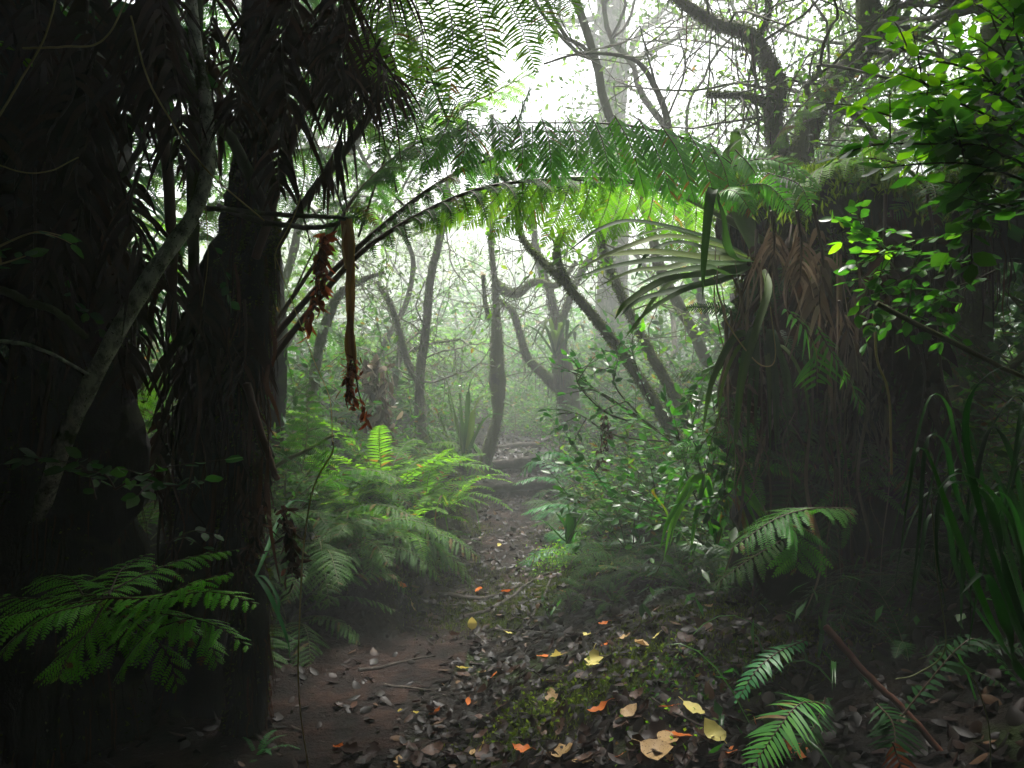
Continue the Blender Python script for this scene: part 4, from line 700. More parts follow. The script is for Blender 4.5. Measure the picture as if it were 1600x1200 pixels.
o0 = np.array(e.location); mb = MB(); n = 12000; bb = np.stack([rng.uniform(1.02, 2.5, n), 3.6+rng.normal(size=n)*.12, 0*rng.random(n)], 1); bb[:, 2] = 2.3+.19-(bb[:, 1]-3.6)**2*2.5+.05*np.sin(bb[:, 0]*9)+.12*N1(bb[:, 0], bb[:, 1], 4.)+.05*N2(bb[:, 0], bb[:, 1], 14.)
leaves(mb, bb-o0, nrm(rng.normal(size=(n, 3))*.5+A(0, -.1, 1)), rng.normal(size=(n, 3)), rng.uniform(.02, .07, n), .012, lod=1); mb.obj('moss', M['moss_bright'], e)
e = empty('dead_leaf_strips', 'dark dead leaf strips hanging on the trunk that carries the arch', 'dead leaves', P(340, 420, 3.0)); o0 = np.array(e.location)
for k in range(60):
    x0 = q.uniform(235, 425); y0 = q.uniform(380, 820); l = q.uniform(80, 240); d0 = q.uniform(2.95, 3.15); mb = MB()
    strap(mb, spline(PP([(x0, y0, d0), (x0+q.normal()*8, y0+l*.3, d0-.03), (x0+q.normal()*12, y0+l*.65, d0), (x0+q.normal()*18, y0+l, d0)]), 14)-o0, q.uniform(.006, .022), up=(q.normal(), -1, q.normal()*.3), tint=q.random(), fold=.3); mb.obj('strip', M['dead'], e)
e = empty('tree_fern', 'second dark shaggy trunk right of the massive one under the glossy shrub', 'tree', P(1420, 1000, 3.9)*A(1, 1, 0))
trunk_obj(e, PP([(1440, 1250, 3.9), (1420, 900, 3.9), (1395, 700, 3.9), (1390, 550, 3.85), (1380, 440, 3.8), (1370, 350, 3.7)]), [.4, .28, .2, .18, .2, .2], 'bark_dark', hair=1500, moss=7000, sides=20, bump=.4)
# long dead strips hanging from it
e = empty('dead_leaf_strips', 'long straw-coloured dead leaf strips hanging down the shaggy right trunk', 'dead leaves', P(1210, 420, 3.1)); o0 = np.array(e.location)
for k in range(70):
    x0 = q.uniform(1110, 1400); y0 = q.uniform(380, 680); l = q.uniform(100, 330); d0 = q.uniform(2.95, 3.15); mb = MB()
    strap(mb, spline(PP([(x0, y0, d0), (x0+q.normal()*8, y0+l*.3, d0-.03), (x0+q.normal()*12, y0+l*.65, d0), (x0+q.normal()*18, y0+l, d0)]), 14)-o0, q.uniform(.006, .022), up=(q.normal(), -1, q.normal()*.3), tint=q.random()*.6+.2, fold=.3); mb.obj('strip', M['dead_grey'], e)

# ------------------------------------------------------------------ strap-leaved epiphytes
def straps(name, label, crown, lvs, mat='strap', group=None, up=(0, 0, 1), k=1.):
    e = empty(name, label, 'epiphyte' if 'epiphyte' in name else 'plant', P(*crown), group); o0 = np.array(e.location)
    for pts, wd in lvs:
        mb = MB(); strap(mb, spline(PP([crown]+pts), 22)-o0, wd*k, fold=.22, tint=rng.random(), up=up); mb.obj('leaf', M[mat], e)
    return e
straps('epiphyte', 'large epiphyte with long dark strap leaves fanning left from the shaggy trunk', (1185, 410, 3.2), [
    ([(1110, 375, 3.15), (1000, 348, 3.1), (940, 358, 3.05), (885, 395, 3.0)], .04), ([(1120, 385, 3.1), (1040, 372, 3.05), (960, 395, 3.0), (898, 425, 2.95)], .045),
    ([(1100, 405, 3.15), (1020, 397, 3.1), (960, 400, 3.05), (935, 400, 3.0)], .06), ([(1120, 415, 3.0), (1040, 408, 2.95), (960, 418, 2.9), (890, 437, 2.85)], .05),
    ([(1140, 400, 2.9), (1125, 330, 2.75), (1112, 300, 2.7), (1100, 400, 2.65), (1098, 470, 2.62)], .045), ([(1110, 430, 3.1), (1040, 440, 3.05), (980, 475, 3.0), (960, 500, 3.0)], .05),
    ([(1120, 440, 3.2), (1060, 455, 3.2), (1000, 470, 3.2), (968, 495, 3.2)], .05), ([(1130, 440, 3.1), (1070, 455, 3.05), (1010, 490, 3.05), (975, 530, 3.05)], .035),
    ([(1130, 400, 3.4), (1060, 380, 3.5), (1010, 400, 3.5), (990, 440, 3.5)], .04), ([(1160, 330, 3.4), (1150, 260, 3.5), (1152, 205, 3.5), (1180, 230, 3.45)], .07),
    ([(1150, 340, 3.3), (1130, 300, 3.3), (1135, 240, 3.3), (1165, 212, 3.3)], .05), ([(1140, 430, 3.0), (1110, 420, 2.9), (1040, 430, 2.85), (985, 450, 2.8)], .05),
    ([(1200, 450, 3.0), (1180, 520, 2.9), (1160, 600, 2.85), (1150, 700, 2.85)], .03),
    ([(1110, 400, 3.3), (1050, 420, 3.3), (990, 425, 3.3), (930, 450, 3.3)], .05), ([(1120, 390, 3.3), (1050, 360, 3.3), (990, 370, 3.3)], .045),
    ([(1120, 420, 3.4), (1040, 450, 3.5), (980, 530, 3.5)], .04)], up=(0, -.55, .8), k=1.1)
straps('strap_plant', 'glossy strap-leaved rosette beside the path with an orange leaf in it', (888, 850, 4.7), [([(880, 820, 4.7), (868, 800, 4.65)], .05), ([(890, 815, 4.7), (885, 782, 4.7)], .06), ([(900, 825, 4.7), (915, 800, 4.7), (935, 800, 4.7)], .05), ([(875, 840, 4.65), (850, 815, 4.6), (830, 812, 4.6)], .03), ([(905, 845, 4.6), (930, 835, 4.6)], .04), ([(895, 830, 4.7), (898, 800, 4.75), (910, 785, 4.8)], .045)], 'leaf')
straps('grass_clump', 'long grass blades hanging over the edge of the left bank', (700, 790, 5.3), [([(735, 780, 5.2), (750, 830, 5.2), (752, 868, 5.2)], .018), ([(720, 770, 5.3), (735, 800, 5.3)], .02), ([(690, 770, 5.3), (700, 830, 5.2), (708, 870, 5.2)], .015), ([(670, 780, 5.2), (660, 830, 5.1)], .015), ([(710, 775, 5.3), (730, 790, 5.3), (738, 830, 5.3)], .015), ([(715, 760, 5.4), (745, 740, 5.4), (770, 745, 5.4)], .012), ([(690, 775, 5.2), (680, 810, 5.1), (684, 850, 5.1)], .014)], 'fern')
straps('strap_plant', 'tall olive strap-leaved plant in the mist left of the crooked tree', (728, 735, 7.5), [([(700, 690, 7.4), (680, 640, 7.4), (665, 655, 7.3)], .07), ([(715, 680, 7.5), (700, 620, 7.5), (712, 590, 7.5)], .07), ([(735, 680, 7.5), (745, 625, 7.5), (780, 610, 7.4)], .07), ([(740, 690, 7.4), (765, 650, 7.3), (800, 650, 7.3)], .06), ([(722, 680, 7.6), (718, 610, 7.6)], .07),
    ([(705, 705, 7.3), (680, 680, 7.2), (655, 690, 7.2)], .06), ([(690, 710, 7.4), (660, 670, 7.4), (640, 660, 7.4)], .06), ([(730, 670, 7.6), (735, 600, 7.6), (760, 570, 7.6)], .06), ([(712, 660, 7.6), (695, 590, 7.6), (670, 560, 7.6)], .06)])
straps('grass_clump', 'wide green grass blades at the right edge close to the camera', (1640, 1100, 1.35), [([(1560, 900, 1.3), (1510, 700, 1.25), (1530, 600, 1.2), (1610, 555, 1.2)], .016), ([(1560, 1000, 1.4), (1480, 800, 1.35), (1440, 700, 1.35), (1420, 780, 1.35), (1405, 880, 1.35)], .022), ([(1570, 900, 1.5), (1540, 780, 1.5), (1480, 760, 1.5), (1465, 850, 1.5), (1480, 960, 1.5)], .03),
    ([(1600, 900, 1.3), (1570, 800, 1.3), (1500, 740, 1.25), (1440, 800, 1.25)], .018), ([(1590, 1050, 1.3), (1570, 980, 1.3), (1540, 900, 1.25), (1500, 930, 1.2)], .03)], 'fern_shade', k=.8)
bl = []
for k in range(16):
    x0 = rng.uniform(1440, 1640); y0 = rng.uniform(620, 820); l = rng.uniform(120, 330); d0 = rng.uniform(1.7, 2.3); bl.append(([(x0+60, y0+120, d0+.1), (x0+30, y0+10, d0), (x0, y0, d0), (x0-rng.uniform(10, 50), y0+l*.5, d0-.05), (x0-rng.uniform(20, 70), y0+l, d0-.08)], rng.uniform(.008, .02)))
straps('grass_clump', 'tangle of dim broad grass blades hanging down in the lower right', (1650, 1120, 2.2), bl, 'fern_shade')
straps('grass_clump', 'single long blade standing in front of the right bank', (1050, 840, 3.4), [([(1060, 780, 3.4), (1075, 725, 3.35)], .025), ([(1040, 800, 3.4), (1020, 770, 3.35), (1030, 760, 3.3)], .02)], 'fern')
straps('grass_clump', 'dim grass blades hanging in front of the left black trunk', (400, 900, 2.7), [([(420, 930, 2.65), (445, 990, 2.6), (456, 1045, 2.6)], .02), ([(415, 905, 2.65), (435, 940, 2.6), (430, 980, 2.6)], .015), ([(450, 790, 3.4), (490, 785, 3.4)], .02)], 'fern_blue')

# ------------------------------------------------------------------ shrubs and sprigs
def sprig(mbS, mbL, p, L, W, n, side=None, pairs=True, curl=.15, up=(0, 0, 1), r=.003, flat=.5, tint=None):
    tube(mbS, p, taper(p, r, r*.4), 5); T = nrm(np.gradient(p, axis=0)); K = len(p)
    for k in range(n):
        i = min(K-1, int((k+.7)/n*K)); s = 1 if k % 2 else -1
        S = nrm(np.cross(T[i], up)+1e-6); d = nrm(T[i]*.6+s*S+rng.normal(size=3)*.2); nn = nrm(A(*up)+rng.normal(size=3)*flat)
        l = L*rng.uniform(.7, 1.15); leaves(mbL, p[i][None]+d*.004, d, nn, l, W*l/L, tint, curl=curl)
    d = nrm(T[-1]+rng.normal(size=3)*.2); leaves(mbL, p[-1][None], d, nrm(A(*up)+rng.normal(size=3)*flat), L, W, tint, curl=curl)
def shrub(label, stems, mat, L, W, n, name='shrub', group=None, r=.004, bark='bark', loc=None, tw=2, twl=.2, cat='shrub', flat=.5):
    o0 = P(*stems[0][0]) if loc is None else np.array(loc); e = empty(name, label, cat, o0, group); S, Lf = MB(), MB()
    for pts in stems:
        p = spline(PP(pts), 14)-o0; sprig(S, Lf, p, L, W, n, r=r, flat=flat)
        for k in range(tw):
            i = int(rng.integers(3, 13)); d = nrm(nrm(np.gradient(p, axis=0))[i]+rng.normal(size=3)*.7); pts2 = p[i]+d*np.linspace(0, twl*rng.uniform(.6, 1.2), 6)[:, None]+A(0, 0, -.03)*np.linspace(0, 1, 6)[:, None]**2
            sprig(S, Lf, pts2, L*.9, W*.9, max(3, n//2), r=r*.6, flat=flat)
    S.obj('stem', M[bark], e); Lf.obj('foliage', M[mat], e); return e
shrub('dark glossy round-leaved sprig in front of the black left trunk', [[(180, 765, 2.3), (215, 745, 2.3), (260, 730, 2.3), (350, 718, 2.3)], [(215, 745, 2.3), (270, 760, 2.25), (320, 750, 2.25)], [(150, 780, 2.35), (130, 730, 2.35), (60, 715, 2.35)], [(180, 765, 2.3), (160, 740, 2.3), (100, 735, 2.3)]], 'leaf', .062, .04, 9, 'shrub_sprig', tw=1, twl=.12, bark='stalk')
shrub('small leafy sprig at the left edge above the mossy branch', [[(-30, 400, 2.2), (20, 375, 2.2), (60, 362, 2.2), (95, 368, 2.2)], [(-30, 420, 2.2), (10, 410, 2.2), (40, 400, 2.2)]], 'leaf', .06, .03, 5, 'shrub_sprig', tw=1, twl=.08, bark='vine')
shrub('large dark leaves hanging from the thin branch at the top left', [[(80, 0, 2.9), (130, 25, 2.9), (180, 35, 2.9), (260, 45, 2.9)], [(200, 60, 2.9), (230, 90, 2.9), (220, 130, 2.9)], [(150, 50, 3.), (180, 80, 3.), (200, 110, 3.)]], 'leaf', .12, .065, 9, 'tree_branch', tw=2, twl=.2, cat='branch', flat=1.)
shrub('single bright green sprig at the upper left edge', [[(-20, 60, 2.8), (20, 75, 2.8), (60, 120, 2.8)]], 'leaf_bright', .07, .045, 4, 'shrub_sprig', tw=0)
shrub('dark twigs with small leaves hanging over the dead fronds', [[(330, 380, 2.8), (350, 420, 2.8), (360, 470, 2.8)], [(100, 430, 2.6), (115, 470, 2.6), (140, 490, 2.6)], [(260, 850, 2.7), (300, 830, 2.7), (335, 835, 2.7)]], 'leaf', .05, .03, 5, 'shrub_sprig', tw=1, twl=.1)
shrub('bright yellow-green leafy shrub in the top right corner', [[(1660, 330, 1.9), (1620, 200, 1.9), (1570, 80, 1.9), (1540, 0, 1.9)], [(1640, 150, 1.9), (1590, 60, 1.9), (1580, -20, 1.9)], [(1640, 240, 1.85), (1560, 190, 1.85), (1480, 150, 1.85), (1430, 120, 1.85)], [(1640, 200, 1.9), (1560, 150, 1.9), (1500, 130, 1.9)], [(1640, 120, 1.9), (1590, 20, 1.9), (1560, -30, 1.9)],
    [(1650, 290, 1.9), (1560, 240, 1.9), (1480, 200, 1.9)], [(1620, 170, 1.9), (1520, 110, 1.9), (1440, 90, 1.9), (1380, 60, 1.9)], [(1620, 260, 1.9), (1500, 225, 1.9), (1420, 190, 1.9), (1350, 170, 1.9)], [(1650, 100, 2.), (1600, 50, 2.), (1610, -20, 2.)]], 'leaf_bright', .055, .032, 12, r=.004, tw=6, twl=.16)
shrub('green leafy shrub below the corner shrub with a row of broad wet leaves', [[(1640, 300, 1.8), (1540, 260, 1.8), (1460, 255, 1.8), (1380, 262, 1.8)], [(1640, 280, 1.8), (1540, 230, 1.8), (1440, 225, 1.8), (1350, 225, 1.8)], [(1640, 330, 1.9), (1560, 330, 1.9), (1500, 350, 1.9)], [(1650, 260, 1.8), (1560, 210, 1.8), (1490, 215, 1.8)], [(1650, 350, 1.9), (1580, 320, 1.9), (1500, 290, 1.9)]], 'leaf_mid', .065, .045, 12, tw=5, twl=.15)
shrub('glossy green shrub hanging in front of the mossy log at right', [[(1560, 400, 2.4), (1480, 410, 2.4), (1400, 420, 2.4), (1330, 440, 2.4)], [(1520, 440, 2.4), (1450, 460, 2.4), (1380, 480, 2.4)], [(1540, 360, 2.4), (1470, 370, 2.4), (1410, 390, 2.4), (1360, 400, 2.4)], [(1480, 400, 2.35), (1430, 430, 2.35), (1420, 500, 2.35)], [(1560, 420, 2.4), (1500, 450, 2.4), (1450, 470, 2.4)], [(1400, 400, 2.4), (1360, 370, 2.4), (1340, 355, 2.4)]], 'leaf_mid', .055, .032, 11, tw=6, twl=.14)
shrub('bright leaves of a small sprig on the face of the mossy log', [[(1400, 420, 2.9), (1370, 385, 2.9), (1345, 368, 2.9)]], 'leaf_bright', .075, .035, 4, 'shrub_sprig', tw=1, twl=.1)
shrub('small-leaved shrub on twisted twigs at the right of the misty gap', [[(1040, 680, 4.6), (980, 640, 4.6), (930, 610, 4.6), (885, 615, 4.6)], [(990, 660, 4.6), (940, 640, 4.6), (900, 590, 4.6), (935, 560, 4.6)], [(1000, 650, 4.6), (960, 600, 4.6), (965, 550, 4.6)], [(1040, 690, 4.6), (960, 680, 4.6), (910, 650, 4.6), (880, 640, 4.6)], [(1020, 640, 4.6), (1000, 590, 4.6), (985, 540, 4.6)], [(960, 630, 4.6), (920, 600, 4.6), (905, 570, 4.6)]], 'leaf', .07, .032, 10, tw=5, twl=.22, r=.007)
shrub('broad-leaved shrub on the right bank beside the pale fern', [[(980, 860, 4.6), (960, 790, 4.6), (930, 740, 4.6), (900, 700, 4.6)], [(990, 850, 4.6), (990, 760, 4.6), (960, 700, 4.6)], [(980, 860, 4.6), (930, 800, 4.6), (880, 770, 4.5)], [(1000, 850, 4.6), (1030, 760, 4.6), (1010, 690, 4.6)], [(1000, 850, 4.5), (1000, 790, 4.4), (1040, 740, 4.4)]], 'leaf', .085, .045, 12, tw=6, twl=.3)
shrub('light green two-leaved seedling sprig on the leaning trunk', [[(985, 540, 4.9), (992, 520, 4.9), (996, 508, 4.9)], [(1000, 545, 4.9), (1003, 515, 4.9)]], 'leaf_bright', .09, .04, 2, 'seedling', tw=0)
shrub('small blue-green seedling on the litter slope', [[(858, 965, 4.1), (852, 950, 4.1), (848, 935, 4.1)], [(860, 965, 4.1), (870, 948, 4.1)]], 'leaf', .06, .02, 5, 'seedling', tw=0)
for i, (px, py, n, lab) in enumerate(((872, 880, 900, 'bright fluffy herb patch right of the path'), (1070, 905, 400, 'tiny-leaved green herb high on the right bank'), (1085, 1060, 350, 'green herb sprouting from the litter at right'), (995, 1040, 160, 'small green moss tuft beside the lobed yellow leaf'), (850, 1110, 500, 'green moss cushion in the middle of the leaf litter'), (1060, 1150, 60, 'tiny bright seedlings near the tan leaves'))):
    p = ground_at(px, py); e = MB(); b = p+rng.normal(size=(n, 3))*A(.12, .12, 0); b[:, 2] = H(b[:, 0], b[:, 1])+rng.random(n)**2*(.14 if i == 0 else .05)
    leaves(e, b-p, nrm(rng.normal(size=(n, 3))+A(0, 0, .4)), nrm(rng.normal(size=(n, 3))+A(0, 0, 1)), rng.uniform(.012, .03, n), .012, lod=1); o = e.obj('herb_patch', M['fern_light' if i in (0, 5) else 'moss_bright' if i in (3, 4) else 'fern']); o.location = p; tag(o, lab, 'herb', kind='stuff')
# understory fill: leaves of mixed ground cover on the slopes
mb = MB(); n = 30000; x = g.uniform(-9, 9, n); y = g.uniform(2.2, 20, n); u = x-xc(y); dens = np.clip(N1(x, y, 1.3)+.5, 0, 1)
k = ((u > np.where(y < 4.8, 1.3, .55)) | (u < np.where(y < 4.6, -1.6, -.7))) & (g.random(n) < dens*1.2); x, y = x[k], y[k]; n = len(x)
hgt = g.random(n)**1.7*(.3+.6*dens[k]); b = np.stack([x, y, H(x, y)+hgt], -1)
leaves(mb, b, nrm(g.normal(size=(n, 3))+A(0, 0, .1)), nrm(g.normal(size=(n, 3))*.6+A(0, 0, 1)), g.uniform(.03, .11, n), g.uniform(.015, .045, n), lod=1)
for k in range(1400):
    i = g.integers(n); t = np.linspace(0, 1, 6)[:, None]; b0 = A(x[i], y[i], float(H(x[i], y[i]))); dd = nrm(g.normal(size=3)*A(1, 1, .2)); l = g.uniform(.2, .6)
    strap(mb, b0+l*(dd*t*.6+A(0, 0, 1)*(t*.9-t*t*.7)), g.uniform(.008, .02), tint=g.random())
o = mb.obj('ground_cover', M['leaf']); tag(o, 'low leafy ground cover on both slopes beyond the path', 'undergrowth', kind='stuff')

for i, (x, y, z, s, col, lab) in enumerate([(-2.55, 4.7, 3.0, 1.7, 'fern', 'tree fern with a wide crown behind the upper left trunks'), (-3.6, 6.0, 2.7, 1.9, 'fern_light', 'backlit tree fern standing farther back at left'), (-1.85, 5.6, 3.6, 1.5, 'fern', 'slim tree fern with its crown left of the arch'), (-2.6, 6.9, 2.0, 1.6, 'fern', 'low tree fern seen between the left trunks'), (3.3, 5.6, 3.2, 1.5, 'fern', 'tree fern behind the shrubs at the upper right'), (2.7, 8.6, 2.2, 1.6, 'fern_light', 'misty tree fern on the slope right of the clearing'), (-1.75, 11.2, 1.7, 1.4, 'fern_light', 'small misty tree fern in the middle of the clearing'), (-.95, 13.4, 2.0, 1.4, 'fern_light', 'faint tree fern at the back of the clearing')]):
    zz = float(H(x, y)); e = rosette('lady', col, (x, y, zz), s, lab, None, nf=13, seed=i+90, name='tree_fern'); e['category'] = 'tree fern'
    for ch in e.children: ch.location = (0, 0, z-zz)
    mb = MB(); p = spline(np.array([[0, 0, -.1], [.05, .03, (z-zz)*.4], [-.03, 0, (z-zz)*.8], [0, 0, z-zz+.05]]), 16); tube(mb, p, taper(p, .11, .06), 9, bump=.35); mb.obj('trunk', M['bark_dark'], e)
def on_trunk(px, py, d, kind, col, s, lab, nf=8, seed=0):
    e = rosette(kind, col, tuple(P(px, py, d)), s, lab, None, nf=nf, seed=seed); e.rotation_euler = (R(55), 0, 0); e['group'] = 'ferns growing on the shaggy right trunk'; return e
for i, (px, py, d, k, c, s, lab) in enumerate([(1165, 610, 3.3, 'lady', 'fern', .42, 'fern on the left flank of the shaggy trunk at half height'), (1150, 720, 3.3, 'sword', 'fern_mid', .5, 'sword fern low on the left flank of the shaggy trunk'), (1235, 720, 3.25, 'lady', 'fern_shade', .5, 'dark fern low in the middle of the shaggy trunk'), (1350, 690, 3.3, 'lady', 'fern', .55, 'fern at the right of the shaggy trunk'), (1180, 510, 3.25, 'sword', 'fern_shade', .4, 'dark sword fern under the strap leaves'), (1320, 760, 3.2, 'sword', 'fern_mid', .45, 'sword fern at the right foot of the shaggy trunk'), (1290, 390, 3.35, 'lady', 'fern', .4, 'small fern under the moss on top of the shaggy trunk'), (1420, 600, 3.4, 'lady', 'fern', .6, 'fern on the second dark trunk at right'), (1215, 300, 3.5, 'lady', 'fern_light', .4, 'light fern on the moss at the left end of the log'), (1350, 285, 3.5, 'sword', 'fern_light', .4, 'light sword fern on top of the mossy log'), (1440, 290, 3.5, 'lady', 'fern_mid', .45, 'fern on the mossy log near the corner shrub')]):
    on_trunk(px, py, d, k, c, s, lab, seed=i)
def fan(cx_, cy_, n_, l0, l1, d0, w_):
    out = []
    for k in range(n_):
        dx = rng.uniform(-1, 1)*70; l = rng.uniform(l0, l1); out.append(([(cx_+dx*.5, cy_-rng.uniform(15, 45), d0), (cx_+dx*1.1, cy_+l*.25, d0-.08), (cx_+dx*1.35, cy_+l, d0-.12)], w_*rng.uniform(.6, 1.2)))
    return out
lv = fan(1190, 560, 14, 60, 190, 3.05, .028)
straps('epiphyte', 'drooping dark strap leaves halfway down the shaggy trunk', (1190, 560, 3.3), lv, up=(0, -1, .3), k=1.)
lv = fan(1120, 790, 14, 20, 90, 3.3, .024)
straps('grass_clump', 'clump of arching grass blades at the left foot of the shaggy trunk', (1120, 850, 3.45), lv, 'fern_mid', up=(0, -1, .3))
shrub('leafy climber spilling over the left edge of the shaggy trunk', [[(1190, 560, 3.3), (1150, 600, 3.2), (1120, 660, 3.15), (1100, 740, 3.1)], [(1180, 640, 3.2), (1140, 700, 3.1), (1130, 770, 3.1)], [(1190, 520, 3.2), (1130, 560, 3.2), (1090, 600, 3.2)], [(1200, 700, 3.2), (1150, 760, 3.1), (1110, 800, 3.05)]], 'leaf', .06, .03, 12, 'climber', tw=5, twl=.2, cat='climber')
shrub('tangled leafy shrub filling the slope under the strap leaves', [[(1120, 850, 3.9), (1080, 760, 3.9), (1060, 690, 3.9), (1040, 620, 3.9)], [(1120, 850, 3.9), (1110, 760, 3.9), (1120, 680, 3.9), (1110, 600, 3.9)], [(1100, 850, 3.9), (1040, 800, 3.85), (990, 760, 3.8)], [(1100, 850, 3.8), (1060, 820, 3.7), (1010, 820, 3.7)], [(1130, 840, 3.9), (1090, 720, 3.9), (1080, 640, 3.9)]], 'leaf', .075, .035, 14, tw=7, twl=.35, r=.006)
# ------------------------------------------------------------------ misty trees placed from the photo
def tree(label, paths, mat, seed, twigs=2, leafn=500, leafmat='leaf_far', L=.05, limbs=None, moss=0, kids=4, name='tree', twl=.8, group=None, r0=None, epi=False, lev=1, beard=0, tmat=None):
    """paths: list of (photo points, radii): first is the trunk, others its limbs"""
    gg = np.random.default_rng(seed); P0 = PP(paths[0][0]); e = empty(name, label, 'tree', (P0[0][0], P0[0][1], float(H(P0[0][0], P0[0][1]))), group); o0 = np.array(e.location); ends = []
    for k, (pts, rr) in enumerate(paths):
        rr = [v_*.72 for v_ in rr]
        pp = trunk_obj(e, PP(pts), rr, mat, name='trunk' if k == 0 else 'limb', sides=9, bump=.22, K=30, moss=moss if k == 0 else moss//2, mossL=.028, hair=beard if k == 0 else beard//8)
        tubes = []
        for j in range(twigs*3):
            i = int(gg.integers(8, 30)); d = nrm(gg.normal(size=3)+A(0, 0, .2)); grow(gg, pp[i]-o0, d, twl*gg.uniform(.5, 1.2), max(.006, rr[-1]*.35), lev, tubes, ends, wig=.5, kids=kids, shrink=.6)
        mb = MB()
        for p, r, lv in tubes: tube(mb, p, r, 5 if lv else 4)
        mb.obj('twig', M[tmat or mat], e)
    if leafn and ends:
        mb = MB(); k = gg.integers(len(ends), size=leafn); t = gg.random(leafn); b = np.array([ends[a][0][int(tt*(len(ends[a][0])-1))] for a, tt in zip(k, t)])+gg.normal(size=(leafn, 3))*.06
        leaves(mb, b, gg.normal(size=(leafn, 3)), nrm(gg.normal(size=(leafn, 3))+A(0, 0, .8)), L*gg.uniform(.6, 1.3, leafn), L*.5, lod=1); mb.obj('crown', M[leafmat], e)
    return e
tree('crooked tree with a fat mossy collar standing left of the path in the mist', [([(745, 760, 8.6), (765, 700, 8.6), (778, 650, 8.6), (778, 600, 8.6), (776, 540, 8.6), (775, 480, 8.6), (772, 430, 8.6), (766, 360, 8.6), (775, 280, 8.7), (768, 180, 8.8)], [.1, .11, .08, .13, .11, .06, .05, .045, .035, .02]),
    ([(772, 440, 8.6), (790, 455, 8.6), (810, 458, 8.6), (835, 440, 8.6), (870, 445, 8.7), (900, 410, 8.8)], [.07, .07, .065, .06, .05, .03]), ([(765, 500, 8.6), (758, 470, 8.5), (755, 430, 8.5)], [.03, .02, .015])], 'bark_moss', 1, 2, 120, moss=5000, kids=3, twl=1.)
tree('slender pale grey tree left of the crooked tree', [([(668, 760, 7.8), (660, 680, 7.8), (655, 600, 7.8), (665, 520, 7.8), (672, 440, 7.8), (690, 360, 7.8), (700, 280, 7.8)], [.11, .09, .075, .065, .06, .055, .045]), ([(655, 600, 7.8), (635, 560, 7.8), (620, 500, 7.7), (600, 450, 7.6)], [.06, .05, .04, .025])], 'bark_grey', 2, 3, 500, moss=2500, twl=1.2, leafmat='leaf_far')
tree('dark leaning tree right of the misty gap loaded with epiphytes', [([(900, 700, 9.5), (890, 640, 9.5), (880, 580, 9.5), (872, 520, 9.5), (860, 460, 9.5), (840, 400, 9.5), (830, 330, 9.5)], [.2, .2, .19, .09, .07, .06, .04]), ([(885, 620, 9.5), (855, 590, 9.4), (825, 560, 9.3), (812, 520, 9.3), (800, 485, 9.2), (780, 470, 9.2)], [.12, .1, .07, .06, .05, .035]),
    ([(872, 520, 9.5), (900, 440, 9.5), (940, 380, 9.5)], [.08, .06, .04])], 'bark', 3, 3, 500, moss=6000, twl=1.2, beard=350)
straps('epiphyte', 'misty bromeliad-like epiphyte on the dark tree right of the gap', (868, 560, 9.2), [([(840+k*9, 520-10*(k % 3), 9.1), (815+k*14, 505+15*((k*7) % 4), 9.0)], .07) for k in range(8)]+[([(840, 560, 9.), (815, 575, 8.9), (800, 600, 8.9)], .05), ([(845, 570, 9.), (828, 590, 8.9), (820, 630, 8.9)], .04)])
tree('mossy trunk leaning left at the right of the gap', [([(1060, 690, 5.6), (1030, 640, 5.6), (985, 570, 5.6), (940, 510, 5.6), (890, 450, 5.6), (850, 410, 5.7), (815, 370, 5.8), (800, 300, 5.9), (760, 240, 6.)], [.07, .06, .052, .048, .045, .035, .025, .018, .01]), ([(890, 450, 5.6), (870, 400, 5.6), (880, 360, 5.6)], [.03, .025, .015])], 'bark_moss', 4, 2, 260, moss=6000, twl=.7, leafmat='fern_light', L=.07)
tree('second mossy trunk leaning left behind the strap leaves', [([(1085, 680, 6.), (1050, 610, 6.), (1010, 540, 6.), (975, 470, 6.), (945, 400, 6.), (930, 330, 6.)], [.065, .06, .055, .05, .04, .03])], 'bark_moss', 5, 3, 300, moss=4000, twl=.9)
tree('contorted mossy limb curving down from the top right', [([(1245, 330, 4.7), (1215, 270, 4.7), (1212, 220, 4.7), (1208, 170, 4.7), (1215, 130, 4.7), (1190, 80, 4.7), (1165, 50, 4.7), (1130, 40, 4.7), (1080, 15, 4.7), (1030, -30, 4.7)], [.09, .085, .08, .08, .075, .07, .065, .055, .05, .04]),
    ([(1195, 160, 4.7), (1160, 150, 4.7), (1105, 147, 4.7)], [.025, .02, .012]), ([(1180, 60, 4.7), (1200, 20, 4.7), (1195, -40, 4.7)], [.02, .015, .01])], 'bark_grey', 6, 3, 600, moss=4500, twl=1.1, kids=5, beard=60, tmat='bark_grey')  # grey bark colour stands in for pale haze over this limb
tree('mossy tree forking up to the top edge behind the log at right', [([(1225, 340, 5.2), (1240, 270, 5.2), (1265, 200, 5.2), (1290, 140, 5.2), (1335, 90, 5.2), (1355, 20, 5.2), (1330, -400, 5.2)], [.12, .12, .11, .11, .12, .1, .09]), ([(1330, 100, 5.2), (1370, 60, 5.2), (1400, 0, 5.2)], [.05, .04, .03]), ([(1240, 260, 5.2), (1215, 200, 5.2), (1200, 190, 5.2)], [.05, .04, .03])], 'bark_moss', 7, 4, 1500, moss=5000, twl=1.3, kids=5, beard=60, tmat='bark_grey', leafmat='fern_light')  # pale grey twigs carry the bright light here in their colour
